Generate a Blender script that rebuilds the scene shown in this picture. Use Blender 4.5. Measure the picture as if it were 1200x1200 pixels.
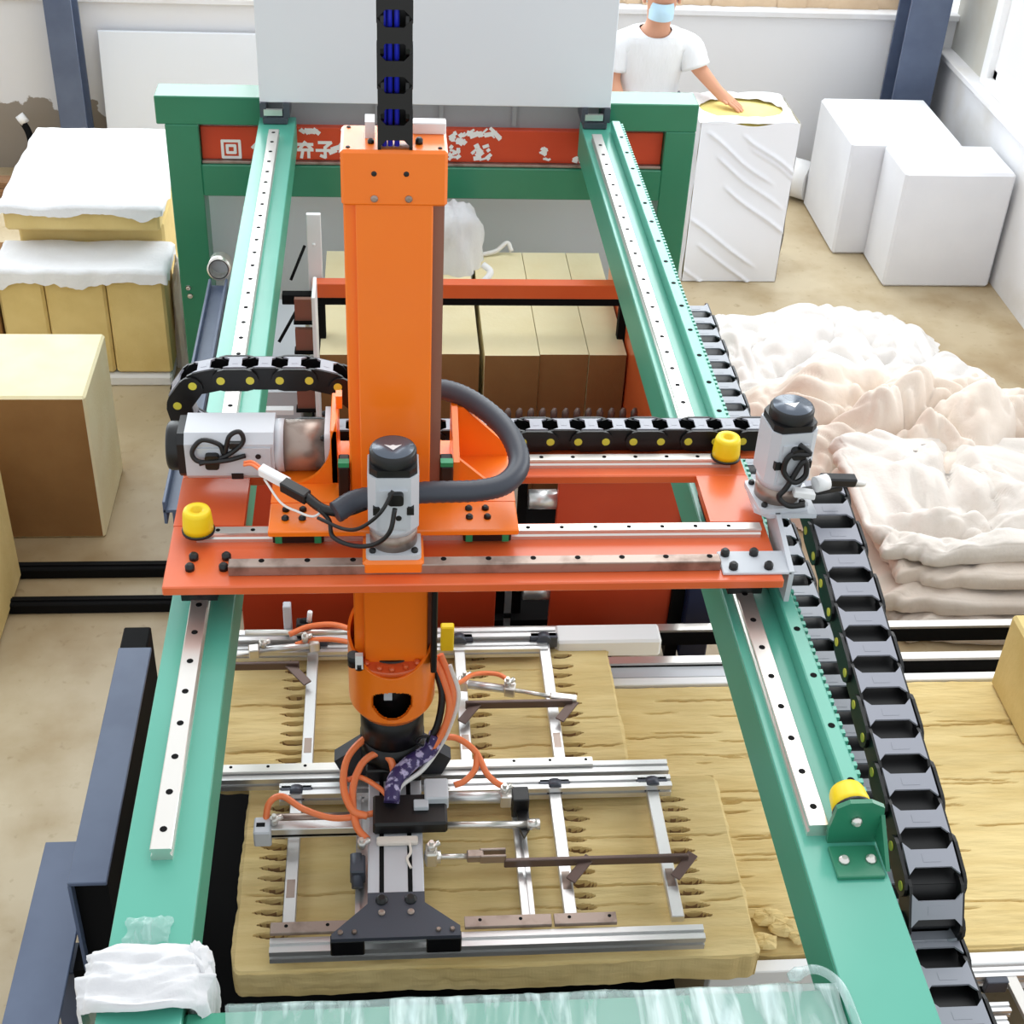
import bpy, math, random
from mathutils import Vector, Matrix, noise
random.seed(7)
scene = bpy.context.scene
COL = scene.collection
for o in list(bpy.data.objects): bpy.data.objects.remove(o)

# ------------------------------------------------------------------ camera, world, lights, exposure
CAM_P = Vector((-0.209, -2.5, 3.541)); PITCH, YAW, ROLL, FPX = 0.62841, 0.10680, 0.05526, 1682.76
fw = Vector((math.sin(YAW)*math.cos(PITCH), math.cos(YAW)*math.cos(PITCH), -math.sin(PITCH)))
r0 = fw.cross(Vector((0, 0, 1))).normalized(); u0 = r0.cross(fw)
rr = r0*math.cos(ROLL)+u0*math.sin(ROLL); uu = -r0*math.sin(ROLL)+u0*math.cos(ROLL)
cd = bpy.data.cameras.new('camera'); cam = bpy.data.objects.new('camera', cd); COL.objects.link(cam)
cam.matrix_world = Matrix(((rr.x, uu.x, -fw.x, CAM_P.x), (rr.y, uu.y, -fw.y, CAM_P.y), (rr.z, uu.z, -fw.z, CAM_P.z), (0, 0, 0, 1)))
cd.sensor_width = 36; cd.lens = FPX/1200*36; cd.clip_start = 0.05; cd.clip_end = 200
scene.camera = cam

world = bpy.data.worlds.new('daylight'); scene.world = world; world.use_nodes = True
bg = world.node_tree.nodes['Background']; bg.inputs[0].default_value = (0.93, 0.97, 1.0, 1); bg.inputs[1].default_value = 0.88

def area(name, loc, target, sx, sy, power, color=(1, 1, 1)):
    ld = bpy.data.lights.new(name, 'AREA'); ld.shape = 'RECTANGLE'; ld.size = sx; ld.size_y = sy; ld.energy = power; ld.color = color
    o = bpy.data.objects.new(name, ld); COL.objects.link(o); o.location = loc
    o.rotation_euler = (Vector(target)-Vector(loc)).to_track_quat('-Z', 'Y').to_euler()
area('roof_skylight', (1.5, 4.2, 6.5), (0.6, 2.2, 0), 3.0, 7.0, 160, (1.0, 0.99, 0.97))
area('enlarged_back_window_light', (-1.5, 6.3, 3.3), (-1.5, 0, 3.0), 8.6, 4.4, 520, (0.90, 0.97, 1.0))  # area light added behind the back window, enlarged to reflect in the beams
area('side_window_daylight', (6.5, 3.4, 3.2), (0.5, 2.0, 0.6), 5.0, 2.4, 150, (0.97, 0.99, 1.0))

vs = scene.view_settings
vs.view_transform = 'Standard'; vs.look = 'None'; vs.gamma = 1; vs.use_curve_mapping = False; vs.exposure = 0.25

# ------------------------------------------------------------------ materials
def lin(c): return tuple((x/255/12.92 if x/255 <= .04045 else ((x/255+.055)/1.055)**2.4) for x in c)+(1,)
MATS = {}
def mat(name, rgb, rough=.5, metal=0.0, rgb2=None, nscale=6, ndetail=4, stretch=(1, 1, 1), bump=0, bscale=40, spec=.5, lo=.35, hi=.65, alpha=1, trans=0, sheen=0, bstretch=None, coat=0):
    m = bpy.data.materials.new(name); m.use_nodes = True; nt = m.node_tree; b = nt.nodes['Principled BSDF']
    b.inputs['Base Color'].default_value = lin(rgb); b.inputs['Roughness'].default_value = rough; b.inputs['Metallic'].default_value = metal
    b.inputs['Specular IOR Level'].default_value = spec
    if coat: b.inputs['Coat Weight'].default_value = coat; b.inputs['Coat Roughness'].default_value = .15
    if alpha < 1: b.inputs['Alpha'].default_value = alpha
    if trans: b.inputs['Transmission Weight'].default_value = trans
    if sheen: b.inputs['Sheen Weight'].default_value = sheen
    tc = nt.nodes.new('ShaderNodeTexCoord')
    if rgb2:
        mp = nt.nodes.new('ShaderNodeMapping'); mp.inputs['Scale'].default_value = stretch
        n = nt.nodes.new('ShaderNodeTexNoise'); n.inputs['Scale'].default_value = nscale; n.inputs['Detail'].default_value = ndetail
        r = nt.nodes.new('ShaderNodeValToRGB'); r.color_ramp.elements[0].position = lo; r.color_ramp.elements[1].position = hi
        r.color_ramp.elements[0].color = lin(rgb); r.color_ramp.elements[1].color = lin(rgb2)
        nt.links.new(tc.outputs['Object'], mp.inputs[0]); nt.links.new(mp.outputs[0], n.inputs['Vector'])
        nt.links.new(n.outputs['Fac'], r.inputs[0]); nt.links.new(r.outputs[0], b.inputs['Base Color'])
    if bump:
        mp = nt.nodes.new('ShaderNodeMapping'); mp.inputs['Scale'].default_value = bstretch or stretch
        n = nt.nodes.new('ShaderNodeTexNoise'); n.inputs['Scale'].default_value = bscale; n.inputs['Detail'].default_value = 5
        bp = nt.nodes.new('ShaderNodeBump'); bp.inputs['Strength'].default_value = bump; bp.inputs['Distance'].default_value = .01
        nt.links.new(tc.outputs['Object'], mp.inputs[0]); nt.links.new(mp.outputs[0], n.inputs['Vector'])
        nt.links.new(n.outputs['Fac'], bp.inputs['Height']); nt.links.new(bp.outputs[0], b.inputs['Normal'])
    MATS[name] = m; return m
ORANGE = mat('orange_paint', (255, 128, 22), .36, rgb2=(252, 121, 19), nscale=3, coat=.4)
ORANGE_D = mat('orange_red_paint', (230, 106, 54), .33, rgb2=(224, 97, 48), nscale=4, coat=.4)
RED = mat('red_paint', (212, 74, 36), .45, rgb2=(200, 64, 30), nscale=3)
GREEN = mat('green_paint', (62, 150, 122), .46, rgb2=(70, 158, 130), nscale=2, spec=.4)
GREEN_LIT = mat('reflection_lit_green_paint', (80, 168, 146), .34, rgb2=(88, 176, 154), nscale=2, coat=.5)  # glossy green with base colour lightened to imitate reflected window light
GREEN_D = mat('dark_green_paint', (38, 120, 88), .36, rgb2=(44, 128, 96), nscale=2, coat=.3)
STEEL = mat('bright_steel', (226, 222, 216), .28, .8)
STEEL_W = mat('worn_steel', (165, 148, 138), .4, .7, rgb2=(112, 94, 84), nscale=14, lo=.5, hi=.75)
ALU = mat('aluminium', (222, 222, 222), .34, .8)
ALU2 = mat('satin_aluminium', (206, 208, 214), .45, .25)
GREY = mat('machine_grey_paint', (200, 204, 210), .35)
CAPL = mat('cap_label_grey', (96, 104, 116), .25, .3)
WINGM = mat('charcoal_plate', (44, 48, 56), .45)
MIDGREY = mat('mid_grey_paint', (150, 152, 156), .5)
DARKGREY = mat('dark_grey_metal', (74, 78, 88), .42, .3)
BROWNSTEEL = mat('brown_steel', (98, 80, 74), .35, .4)
RAILB = mat('brown_guide_rail', (150, 106, 90), .35, .35)
BLACK = mat('black_plastic', (9, 9, 11), .42)
BLACKM = mat('matt_black', (5, 5, 6), .8, spec=.2)
CHAINBAR = mat('chain_bar_plastic', (150, 152, 162), .3)
YELLOW = mat('yellow_rubber', (245, 212, 18), .45)
PIN = mat('chain_pin_yellow', (214, 205, 70), .45)
BLUEG = mat('blue_grey_paint', (92, 104, 128), .4, rgb2=(80, 92, 117), nscale=5)
WHITE_P = mat('white_panel_paint', (222, 227, 234), .35)
WHITE = mat('white_paint', (238, 238, 238), .45)
CLOTH = mat('white_cloth', (222, 222, 224), .9, bump=.25, bscale=60, sheen=.3)
FELT = mat('cream_felt', (224, 209, 195), .95, rgb2=(232, 221, 210), nscale=2.0, bump=.35, bscale=30, sheen=.3)
FELT_P = mat('pale_felt', (218, 209, 200), .95, rgb2=(226, 219, 212), nscale=2.0, bump=.35, bscale=30, sheen=.3)
FELT_W = mat('white_felt', (218, 213, 209), .95, rgb2=(226, 222, 219), nscale=2.0, bump=.3, bscale=30, sheen=.3)
WOOL = mat('mineral_wool', (208, 182, 122), .95, rgb2=(222, 199, 142), nscale=9, stretch=(.35, 2, 1), bump=.55, bscale=45, bstretch=(.25, 1.6, 1))
WOOL_C = mat('dent_mineral_wool', (158, 126, 90), .95, rgb2=(142, 112, 78), nscale=20)  # darker brown wool for faces inside the needle dents
WOOL_L = mat('pale_mineral_wool', (242, 231, 192), .95, rgb2=(236, 222, 178), nscale=5, bump=.15, bscale=60)
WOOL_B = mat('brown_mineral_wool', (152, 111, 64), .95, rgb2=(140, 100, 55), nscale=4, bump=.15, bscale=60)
WOOL_M = mat('tan_mineral_wool', (222, 198, 136), .95, rgb2=(210, 184, 120), nscale=5, bump=.15, bscale=60)
FOAMW = mat('white_wrap_foam', (226, 227, 231), .75, rgb2=(220, 221, 226), nscale=3, bump=.05, bscale=30)
FILM = mat('wrinkled_film', (232, 233, 238), .3)
PFILM = mat('plastic_film', (206, 228, 226), .18, alpha=.55, spec=.8)
def film_material():
    m = PFILM; nt = m.node_tree; b = nt.nodes['Principled BSDF']
    tc = nt.nodes.new('ShaderNodeTexCoord'); mp = nt.nodes.new('ShaderNodeMapping'); mp.inputs['Scale'].default_value = (1, .16, 1); mp.inputs['Rotation'].default_value = (0, 0, .35)
    n = nt.nodes.new('ShaderNodeTexNoise'); n.inputs['Scale'].default_value = 26; n.inputs['Detail'].default_value = 6; n.inputs['Distortion'].default_value = .6
    r = nt.nodes.new('ShaderNodeValToRGB'); r.color_ramp.elements[0].position = .47; r.color_ramp.elements[1].position = .68
    r.color_ramp.elements[0].color = (.30, .30, .30, 1); r.color_ramp.elements[1].color = (.9, .9, .9, 1)
    nt.links.new(tc.outputs['Object'], mp.inputs[0]); nt.links.new(mp.outputs[0], n.inputs['Vector']); nt.links.new(n.outputs['Fac'], r.inputs[0]); nt.links.new(r.outputs[0], b.inputs['Alpha'])
film_material()
RUBBERG = mat('grey_hose_rubber', (58, 62, 72), .42)
HOSE = mat('orange_air_hose', (248, 132, 76), .35, spec=.6)
PURPLE = mat('purple_sleeve', (58, 44, 96), .5, rgb2=(190, 180, 215), nscale=45, lo=.52, hi=.6)
CABLE = mat('black_cable', (16, 16, 18), .45)
CABLEW = mat('white_cable', (232, 230, 226), .45)
SKIN = mat('skin', (206, 150, 120), .6)
SHIRT = mat('white_shirt', (228, 230, 233), .85, bump=.9, bscale=7, bstretch=(2, 2, .7))
MASK = mat('pale_blue_mask', (186, 218, 236), .8)
HAIR = mat('dark_hair', (28, 24, 22), .7)
TROUS = mat('dark_trousers', (52, 56, 68), .85)
KRAFT = mat('kraft_sheet', (214, 190, 160), .85, rgb2=(188, 160, 128), nscale=4, bump=.2, bscale=8)
WOODM = mat('wood', (150, 112, 78), .7, rgb2=(120, 86, 58), nscale=12, stretch=(1, 8, 8))
GLASS = mat('window_glass', (240, 246, 250), .05, alpha=.12)
BLUEW = mat('blue_cable_sheath', (34, 44, 190), .4)
GEAR = mat('green_cap_plastic', (34, 150, 98), .4)
DARKBLUE = mat('dark_blue_motor', (24, 34, 66), .45)
FOAMY = mat('yellow_foam', (236, 222, 140), .9, rgb2=(228, 210, 124), nscale=6)

# floor material: worn tan concrete
def floor_material():
    m = bpy.data.materials.new('worn_concrete'); m.use_nodes = True; nt = m.node_tree; b = nt.nodes['Principled BSDF']
    tc = nt.nodes.new('ShaderNodeTexCoord')
    def noi(s, d, lo, hi, c0, c1):
        n = nt.nodes.new('ShaderNodeTexNoise'); n.inputs['Scale'].default_value = s; n.inputs['Detail'].default_value = d
        r = nt.nodes.new('ShaderNodeValToRGB'); r.color_ramp.elements[0].position = lo; r.color_ramp.elements[1].position = hi
        r.color_ramp.elements[0].color = c0; r.color_ramp.elements[1].color = c1
        nt.links.new(tc.outputs['Object'], n.inputs['Vector']); nt.links.new(n.outputs['Fac'], r.inputs[0]); return r
    a = noi(.7, 5, .36, .66, lin((162, 142, 110)), lin((198, 183, 153)))
    c = noi(3.2, 6, .45, .72, (1, 1, 1, 1), lin((206, 188, 152)))
    d = noi(24, 4, .62, .8, (1, 1, 1, 1), lin((188, 172, 146)))
    def mul(x, y, f):
        k = nt.nodes.new('ShaderNodeMix'); k.data_type = 'RGBA'; k.blend_type = 'MULTIPLY'; k.inputs[0].default_value = f
        nt.links.new(x, k.inputs[6]); nt.links.new(y, k.inputs[7]); return k.outputs[2]
    out = mul(mul(a.outputs[0], c.outputs[0], .7), d.outputs[0], .6)
    nt.links.new(out, b.inputs['Base Color']); b.inputs['Roughness'].default_value = .42
    return m
FLOORM = floor_material()
def wall_material():
    m = bpy.data.materials.new('peeling_white_wall'); m.use_nodes = True; nt = m.node_tree; b = nt.nodes['Principled BSDF']
    tc = nt.nodes.new('ShaderNodeTexCoord'); sp = nt.nodes.new('ShaderNodeSeparateXYZ'); nt.links.new(tc.outputs['Object'], sp.inputs[0])
    n = nt.nodes.new('ShaderNodeTexNoise'); n.inputs['Scale'].default_value = 2.6; n.inputs['Detail'].default_value = 7
    nt.links.new(tc.outputs['Object'], n.inputs['Vector'])
    # bare render patches low on the wall: height minus noise
    ad = nt.nodes.new('ShaderNodeMath'); ad.operation = 'MULTIPLY_ADD'; ad.inputs[1].default_value = -1.25; nt.links.new(n.outputs['Fac'], ad.inputs[0]); nt.links.new(sp.outputs[2], ad.inputs[2])
    xr = nt.nodes.new('ShaderNodeMath'); xr.operation = 'MULTIPLY_ADD'; xr.inputs[1].default_value = 1.2; xr.inputs[2].default_value = 2.3; xr.use_clamp = True; nt.links.new(sp.outputs[0], xr.inputs[0])
    ad2 = nt.nodes.new('ShaderNodeMath'); ad2.operation = 'ADD'; nt.links.new(ad.outputs[0], ad2.inputs[0]); nt.links.new(xr.outputs[0], ad2.inputs[1]); ad = ad2
    r = nt.nodes.new('ShaderNodeValToRGB'); r.color_ramp.elements[0].position = 0.0; r.color_ramp.elements[1].position = .012
    of = nt.nodes.new('ShaderNodeMath'); of.operation = 'ADD'; of.inputs[1].default_value = .28; nt.links.new(ad.outputs[0], of.inputs[0])
    nt.links.new(of.outputs[0], r.inputs[0])
    r.color_ramp.elements[0].color = lin((148, 138, 126)); r.color_ramp.elements[1].color = lin((224, 224, 226))
    nt.links.new(r.outputs[0], b.inputs['Base Color']); b.inputs['Roughness'].default_value = .8
    return m
WALLM = wall_material()
WALLR = mat('white_wall_paint', (226, 226, 228), .8, rgb2=(204, 198, 188), nscale=2.5, lo=.5, hi=.85)
CLADM = mat('corrugated_cladding', (206, 206, 200), .6, rgb2=(196, 192, 180), nscale=3)

# ------------------------------------------------------------------ mesh builder
class MB:
    def __init__(s): s.v = []; s.f = []; s.m = []; s.s = []
    def add(s, vs, fs, m=0, smooth=False):
        k = len(s.v); s.v += [tuple(x) for x in vs]
        for f in fs: s.f.append(tuple(i+k for i in f)); s.m.append(m); s.s.append(smooth)
        return s
    def obox(s, c, ax, ay, az, m=0, b=0.0):
        c = Vector(c); A = [Vector(ax), Vector(ay), Vector(az)]; L = [a.length for a in A]; U = [a/l for a, l in zip(A, L)]
        b = min(b, min(L)*.49)
        if b <= 0:
            vs = [c+A[0]*i+A[1]*j+A[2]*k for k in (-1, 1) for j in (-1, 1) for i in (-1, 1)]
            return s.add(vs, [(0, 2, 3, 1), (4, 5, 7, 6), (0, 1, 5, 4), (2, 6, 7, 3), (0, 4, 6, 2), (1, 3, 7, 5)], m)
        vs = []; ix = {}
        for i in (-1, 1):
            for j in (-1, 1):
                for k in (-1, 1):
                    sg = (i, j, k)
                    for a in range(3):
                        ix[(i, j, k, a)] = len(vs)
                        p = Vector(c)
                        for q in range(3): p = p+U[q]*sg[q]*(L[q] if q == a else L[q]-b)
                        vs.append(p)
        fs = []
        for a in range(3):
            o1, o2 = [q for q in range(3) if q != a]
            for sg in (-1, 1):
                loop = []
                for (p, q) in ((-1, -1), (1, -1), (1, 1), (-1, 1)):
                    t = [0, 0, 0]; t[a] = sg; t[o1] = p; t[o2] = q; loop.append(ix[(*t, a)])
                flip = (sg < 0) ^ (a == 1)
                fs.append(tuple(reversed(loop)) if flip else tuple(loop))
        for a in range(3):
            o1, o2 = [q for q in range(3) if q != a]
            for p in (-1, 1):
                for q in (-1, 1):
                    t = [0, 0, 0]; t[o1] = p; t[o2] = q
                    t[a] = -1; A1 = ix[(*t, o1)]; A2 = ix[(*t, o2)]; t[a] = 1; B1 = ix[(*t, o1)]; B2 = ix[(*t, o2)]
                    fs.append((A1, B1, B2, A2))
        for i in (-1, 1):
            for j in (-1, 1):
                for k in (-1, 1): fs.append((ix[(i, j, k, 0)], ix[(i, j, k, 1)], ix[(i, j, k, 2)]))
        return s.add(vs, fs, m)
    def box(s, x0, x1, y0, y1, z0, z1, m=0, b=0.0):
        return s.obox(((x0+x1)/2, (y0+y1)/2, (z0+z1)/2), ((x1-x0)/2, 0, 0), (0, (y1-y0)/2, 0), (0, 0, (z1-z0)/2), m, b)
    def cyl(s, p0, p1, r0, r1=None, n=16, m=0, smooth=True):
        p0, p1 = Vector(p0), Vector(p1); r1 = r0 if r1 is None else r1
        d = (p1-p0).normalized(); a = d.orthogonal().normalized(); b = d.cross(a)
        ring = [a*math.cos(2*math.pi*i/n)+b*math.sin(2*math.pi*i/n) for i in range(n)]
        vs = [p0+r*r0 for r in ring]+[p1+r*r1 for r in ring]
        s.add(vs, [(i, (i+1) % n, n+(i+1) % n, n+i) for i in range(n)], m, smooth)
        s.add(vs, [tuple(reversed(range(n))), tuple(range(n, 2*n))], m, False); return s
    def lathe(s, prof, o=(0, 0, 0), axis=(0, 0, 1), n=24, m=0, smooth=True):
        o = Vector(o); d = Vector(axis).normalized(); a = d.orthogonal().normalized(); b = d.cross(a); vs = []
        for r, h in prof:
            for i in range(n): vs.append(o+d*h+(a*math.cos(2*math.pi*i/n)+b*math.sin(2*math.pi*i/n))*r)
        fs = [(j*n+i, j*n+(i+1) % n, (j+1)*n+(i+1) % n, (j+1)*n+i) for j in range(len(prof)-1) for i in range(n)]
        return s.add(vs, fs, m, smooth)
    def tube(s, pts, r, n=8, m=0, smooth=True):
        pts = [Vector(p) for p in pts]; R = r if isinstance(r, (list, tuple)) else [r]*len(pts)
        t0 = (pts[1]-pts[0]).normalized(); a = t0.orthogonal().normalized(); vs = []
        for i, p in enumerate(pts):
            t = (pts[min(i+1, len(pts)-1)]-pts[max(i-1, 0)]).normalized()
            a = (a-t*a.dot(t)).normalized(); b = t.cross(a)
            for k in range(n): vs.append(p+(a*math.cos(2*math.pi*k/n)+b*math.sin(2*math.pi*k/n))*R[i])
        N = len(pts)
        fs = [(j*n+i, j*n+(i+1) % n, (j+1)*n+(i+1) % n, (j+1)*n+i) for j in range(N-1) for i in range(n)]
        s.add(vs, fs, m, smooth); s.add(vs, [tuple(reversed(range(n))), tuple(range((N-1)*n, N*n))], m); return s
    def prism(s, poly, plane, a0, a1, m=0):
        def P(u, w, a): return {'xy': (u, w, a), 'xz': (u, a, w), 'yz': (a, u, w)}[plane]
        n = len(poly); vs = [P(u, w, a0) for u, w in poly]+[P(u, w, a1) for u, w in poly]
        fs = [tuple(reversed(range(n))), tuple(range(n, 2*n))]+[(i, (i+1) % n, n+(i+1) % n, n+i) for i in range(n)]
        return s.add(vs, fs, m)
    def grid(s, fn, nu, nv, m=0, smooth=True, closed=False):
        vs = [fn(i/nu, j/nv) for j in range(nv+1) for i in range(nu+1)]
        fs = [(j*(nu+1)+i, j*(nu+1)+i+1, (j+1)*(nu+1)+i+1, (j+1)*(nu+1)+i) for j in range(nv) for i in range(nu)]
        return s.add(vs, fs, m, smooth)
    def bolt(s, p, axis=(0, 0, 1), r=.008, h=.008, m=0):
        p = Vector(p); a = Vector(axis).normalized()
        s.cyl(p, p+a*h, r, n=10, m=m); s.cyl(p+a*h, p+a*(h+r*.5), r, r*.55, n=10, m=m); return s
    def mesh(s, name, mats, off=(0, 0, 0)):
        me = bpy.data.meshes.new(name)
        me.from_pydata([(x-off[0], y-off[1], z-off[2]) for x, y, z in s.v], [], s.f)
        for mm in mats: me.materials.append(mm)
        me.polygons.foreach_set('material_index', s.m); me.polygons.foreach_set('use_smooth', s.s)
        me.validate(); me.update(); 
        import bmesh
        bm = bmesh.new(); bm.from_mesh(me); bmesh.ops.remove_doubles(bm, verts=bm.verts, dist=1e-6); bmesh.ops.recalc_face_normals(bm, faces=bm.faces); bm.to_mesh(me); bm.free()
        return me

def root_loc(o):
    p = Vector((0, 0, 0))
    while o is not None: p += o.location; o = o.parent
    return p
def thing(name, label, cat, loc=(0, 0, 0), group=None):
    o = bpy.data.objects.new(name, None); COL.objects.link(o); o.empty_display_size = .05; o.location = loc
    o['label'] = label; o['category'] = cat
    if group: o['group'] = group
    return o
def part(name, mb, mats, parent, label=None, local=False, kind=None):
    mats = mats if isinstance(mats, (list, tuple)) else [mats]
    off = (0, 0, 0) if local else root_loc(parent)
    o = bpy.data.objects.new(name, mb.mesh(name, mats, off)); COL.objects.link(o); o.parent = parent
    if label: o['label'] = label
    if kind: o['kind'] = kind
    return o
def solo(name, mb, mats, label, cat, loc=None, group=None, kind=None):
    mats = mats if isinstance(mats, (list, tuple)) else [mats]
    loc = loc or (0, 0, 0)
    o = bpy.data.objects.new(name, mb.mesh(name, mats, loc)); COL.objects.link(o); o.location = loc
    o['label'] = label; o['category'] = cat
    if group: o['group'] = group
    if kind: o['kind'] = kind
    return o
def struct(name, mb, mats, label=None):
    mats = mats if isinstance(mats, (list, tuple)) else [mats]
    o = bpy.data.objects.new(name, mb.mesh(name, mats)); COL.objects.link(o); o['kind'] = 'structure'
    if label: o['label'] = label
    return o
def nz(x, y, z=0): return noise.noise(Vector((x, y, z)))
def fract(x, y, z=0, o=4): return noise.fractal(Vector((x, y, z)), 1.0, 2.0, o)
def spline(pts, n=8):
    pts = [Vector(p) for p in pts]; out = []; P = [pts[0]*2-pts[1]]+pts+[pts[-1]*2-pts[-2]]
    for i in range(1, len(P)-2):
        a, b, c, d = P[i-1], P[i], P[i+1], P[i+2]
        for k in range(n):
            t = k/n; out.append(.5*((2*b)+(-a+c)*t+(2*a-5*b+4*c-d)*t*t+(-a+3*b-3*c+d)*t**3))
    out.append(pts[-1]); return out
def rounded(w, h, r, n=4, cx=0, cy=0):
    out = []
    for (sx, sy, a0) in ((1, 1, 0), (-1, 1, 90), (-1, -1, 180), (1, -1, 270)):
        for k in range(n+1):
            a = math.radians(a0+90*k/n); out.append((cx+sx*(w/2-r)+r*math.cos(a), cy+sy*(h/2-r)+r*math.sin(a)))
    return out

# ------------------------------------------------------------------ setting: floor, walls, window
m = MB(); m.box(-7, 7, -6, 6.2, -.2, 0); struct('floor', m, FLOORM, 'worn tan concrete floor')
WY, WX = 5.9, 3.13
m = MB(); m.box(-6, WX+.25, WY, WY+.24, 0, 1.0); struct('wall_back', m, WALLM, 'low white wall with peeling plaster')
m = MB(); m.box(-6, WX+.25, WY-.03, WY+.24, 1.0, 1.035, b=.004); struct('trim_1', m, WALLR, 'white ledge on top of back wall')
m = MB(); m.box(WX, WX+.25, -1, WY, 0, .80); struct('wall_right', m, WALLR, 'low white wall under the window')
m = MB(); m.box(WX-.03, WX+.25, -1, WY, .80, .835, b=.004); struct('trim_2', m, WALLR, 'worn white window ledge')
m = MB()
for i in range(0, 10):
    y0 = 5.32+i*.06
    m.box(WX+.06, WX+.09+(.014 if i % 2 else 0), y0, y0+.06, .83, 4.2)
struct('wall_right_cladding', m, CLADM)
w = thing('window_1', 'white framed sliding window above the right ledge', 'window', (WX+.07, 3.6, .835)); del w['category']; w['kind'] = 'structure'
fr = MB()
fr.box(WX+.03, WX+.11, 5.24, 5.32, .835, 2.6, b=.004); fr.box(WX+.03, WX+.11, 1.9, 5.24, .835, .885, b=.004); fr.box(WX+.03, WX+.11, 1.9, 5.24, 2.55, 2.6, b=.004); fr.box(WX+.03, WX+.11, 1.9, 1.96, .885, 2.55, b=.004)
part('window_frame', fr, WHITE, w)
for k, (a, b) in enumerate(((1.96, 3.62), (3.58, 5.24))):
    xs = WX+.05+.022*k
    s = MB(); s.box(xs, xs+.02, a, a+.045, .885, 2.55); s.box(xs, xs+.02, b-.045, b, .885, 2.55); s.box(xs, xs+.02, a, b, .885, .93); s.box(xs, xs+.02, a, b, 2.5, 2.55)
    sa = part('sash', s, WHITE, w)
    g = MB(); g.box(xs+.008, xs+.012, a+.045, b-.045, .93, 2.5); part('pane', g, GLASS, sa)
w2 = thing('window_2', 'white framed back window band enlarged for reflections', 'window', (-2, WY+.15, 1.035)); del w2['category']; w2['kind'] = 'structure'  # window height and right part added so beam tops and cap reflect it
fr = MB(); fr.box(-6, 3.2, WY+.14, WY+.2, 1.035, 1.10, b=.004); fr.box(-6, 3.2, WY+.14, WY+.2, 5.4, 5.5, b=.004)
part('window_frame', fr, WHITE, w2)
for i in range(10):
    x0 = -6+i*1.0
    m = MB(); m.box(x0-.03, x0+.03, WY+.14, WY+.2, 1.10, 5.4, b=.004); part('mullion', m, WHITE, w2)
    if i < 9: m = MB(); m.box(x0+.03, x0+.97, WY+.165, WY+.17, 1.10, 5.4); part('pane', m, GLASS, w2)
# steel columns
def ibeam(name, label, cx, cy, w, d, h, rot=0):
    t = thing(name, label, 'column', (cx, cy, 0), 'steel building columns')
    f1 = MB(); f1.box(-w/2, w/2, -d/2, -d/2+.018, 0, h, b=.002); part('front_flange', f1, BLUEG, t, local=True)
    f2 = MB(); f2.box(-w/2, w/2, d/2-.018, d/2, 0, h, b=.002); part('rear_flange', f2, BLUEG, t, local=True)
    f3 = MB(); f3.box(-.008, .008, -d/2+.018, d/2-.018, 0, h); part('web', f3, BLUEG, t, local=True)
    f4 = MB(); f4.box(-w/2-.04, w/2+.04, -d/2-.04, d/2+.04, 0, .02, b=.003); part('base_plate', f4, BLUEG, t, local=True)
    t.rotation_euler = (0, 0, rot)
ibeam('steel_column', 'blue grey steel column against wall beside leaning white board', -2.0, WY-.12, .15, .2, 4.2)
ibeam('steel_column', 'dark steel column standing in the corner beside the window', 2.92, WY-.14, .24, .22, 4.2)

# ------------------------------------------------------------------ gantry frame (green)
GF = thing('green_gantry', 'green painted steel gantry frame with two long rail beams', 'gantry frame', (0, 1.2, 0))
FY = 3.33
for k, (xa, xb) in enumerate(((-1.117, -.98), (.985, 1.115))):
    m = MB(); m.box(xa, xb, FY, FY+.15, .02, 1.28, b=.004)
    p = part('post', m, GREEN_D, GF)
    m = MB(); m.box(xa-.04, xb+.04, FY-.04, FY+.19, 0, .02, b=.003); part('foot_plate', m, GREEN_D, p)
m = MB(); m.box(-1.15, -.70, FY, FY+.15, 1.28, 1.40, b=.004); part('upper_crossbeam', m, GREEN_D, GF)
m = MB(); m.box(.70, 1.116, FY, FY+.15, 1.28, 1.40, b=.004); part('upper_crossbeam', m, GREEN_D, GF)
m = MB(); m.box(-.98, .985, FY, FY+.15, .965, 1.105, b=.004); part('lower_crossbeam', m, GREEN_D, GF)
m = MB(); m.bolt((-1.085, FY, .53), (0, -1, 0), .012, .006); m.bolt((-1.08, FY, .49), (0, -1, 0), .012, .006); part('frame_bolts', m, STEEL, GF)
# rail beams
def holes_along_y(mb, x, y0, y1, z, step, r, mi):
    y = y0
    while y <= y1:
        mb.cyl((x, y, z-.004), (x, y, z+.0006), r, n=10, m=mi); y += step
m = MB(); m.box(-.725, -.575, -1.25, FY, 1.19, 1.312, b=.004); lb = part('rail_beam', m, GREEN, GF, 'left green beam')
m = MB(); m.box(-.7245, -.5755, -1.25, FY, 1.312, 1.32, b=.003); part('lit_top_plate', m, GREEN_LIT, lb)  # added plate, its lighter colour carries the reflection on the beam top
m = MB(); m.box(.612, .775, -1.25, FY, 1.17, 1.312, b=.004); rb = part('rail_beam', m, GREEN, GF, 'right green beam')
m = MB(); m.box(.6125, .7745, -1.25, FY, 1.312, 1.32, b=.003); part('lit_top_plate', m, GREEN_LIT, rb)
def linear_rail_y(x, y0, y1, parent):
    m = MB(); w = .021
    prof = [(-w, 1.32), (w, 1.32), (w, 1.33), (w-.004, 1.335), (w-.004, 1.341), (w, 1.345), (w, 1.35), (w-.002, 1.352), (-w+.002, 1.352), (-w, 1.35), (-w, 1.345), (-w+.004, 1.341), (-w+.004, 1.335), (-w, 1.33)]
    m.prism([(x+u, z) for u, z in prof], 'xz', y0, y1, 0)
    holes_along_y(m, x, y0+.05, y1-.02, 1.352, .098, .0075, 1)
    part('linear_rail', m, [STEEL, BLACKM], parent)
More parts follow.
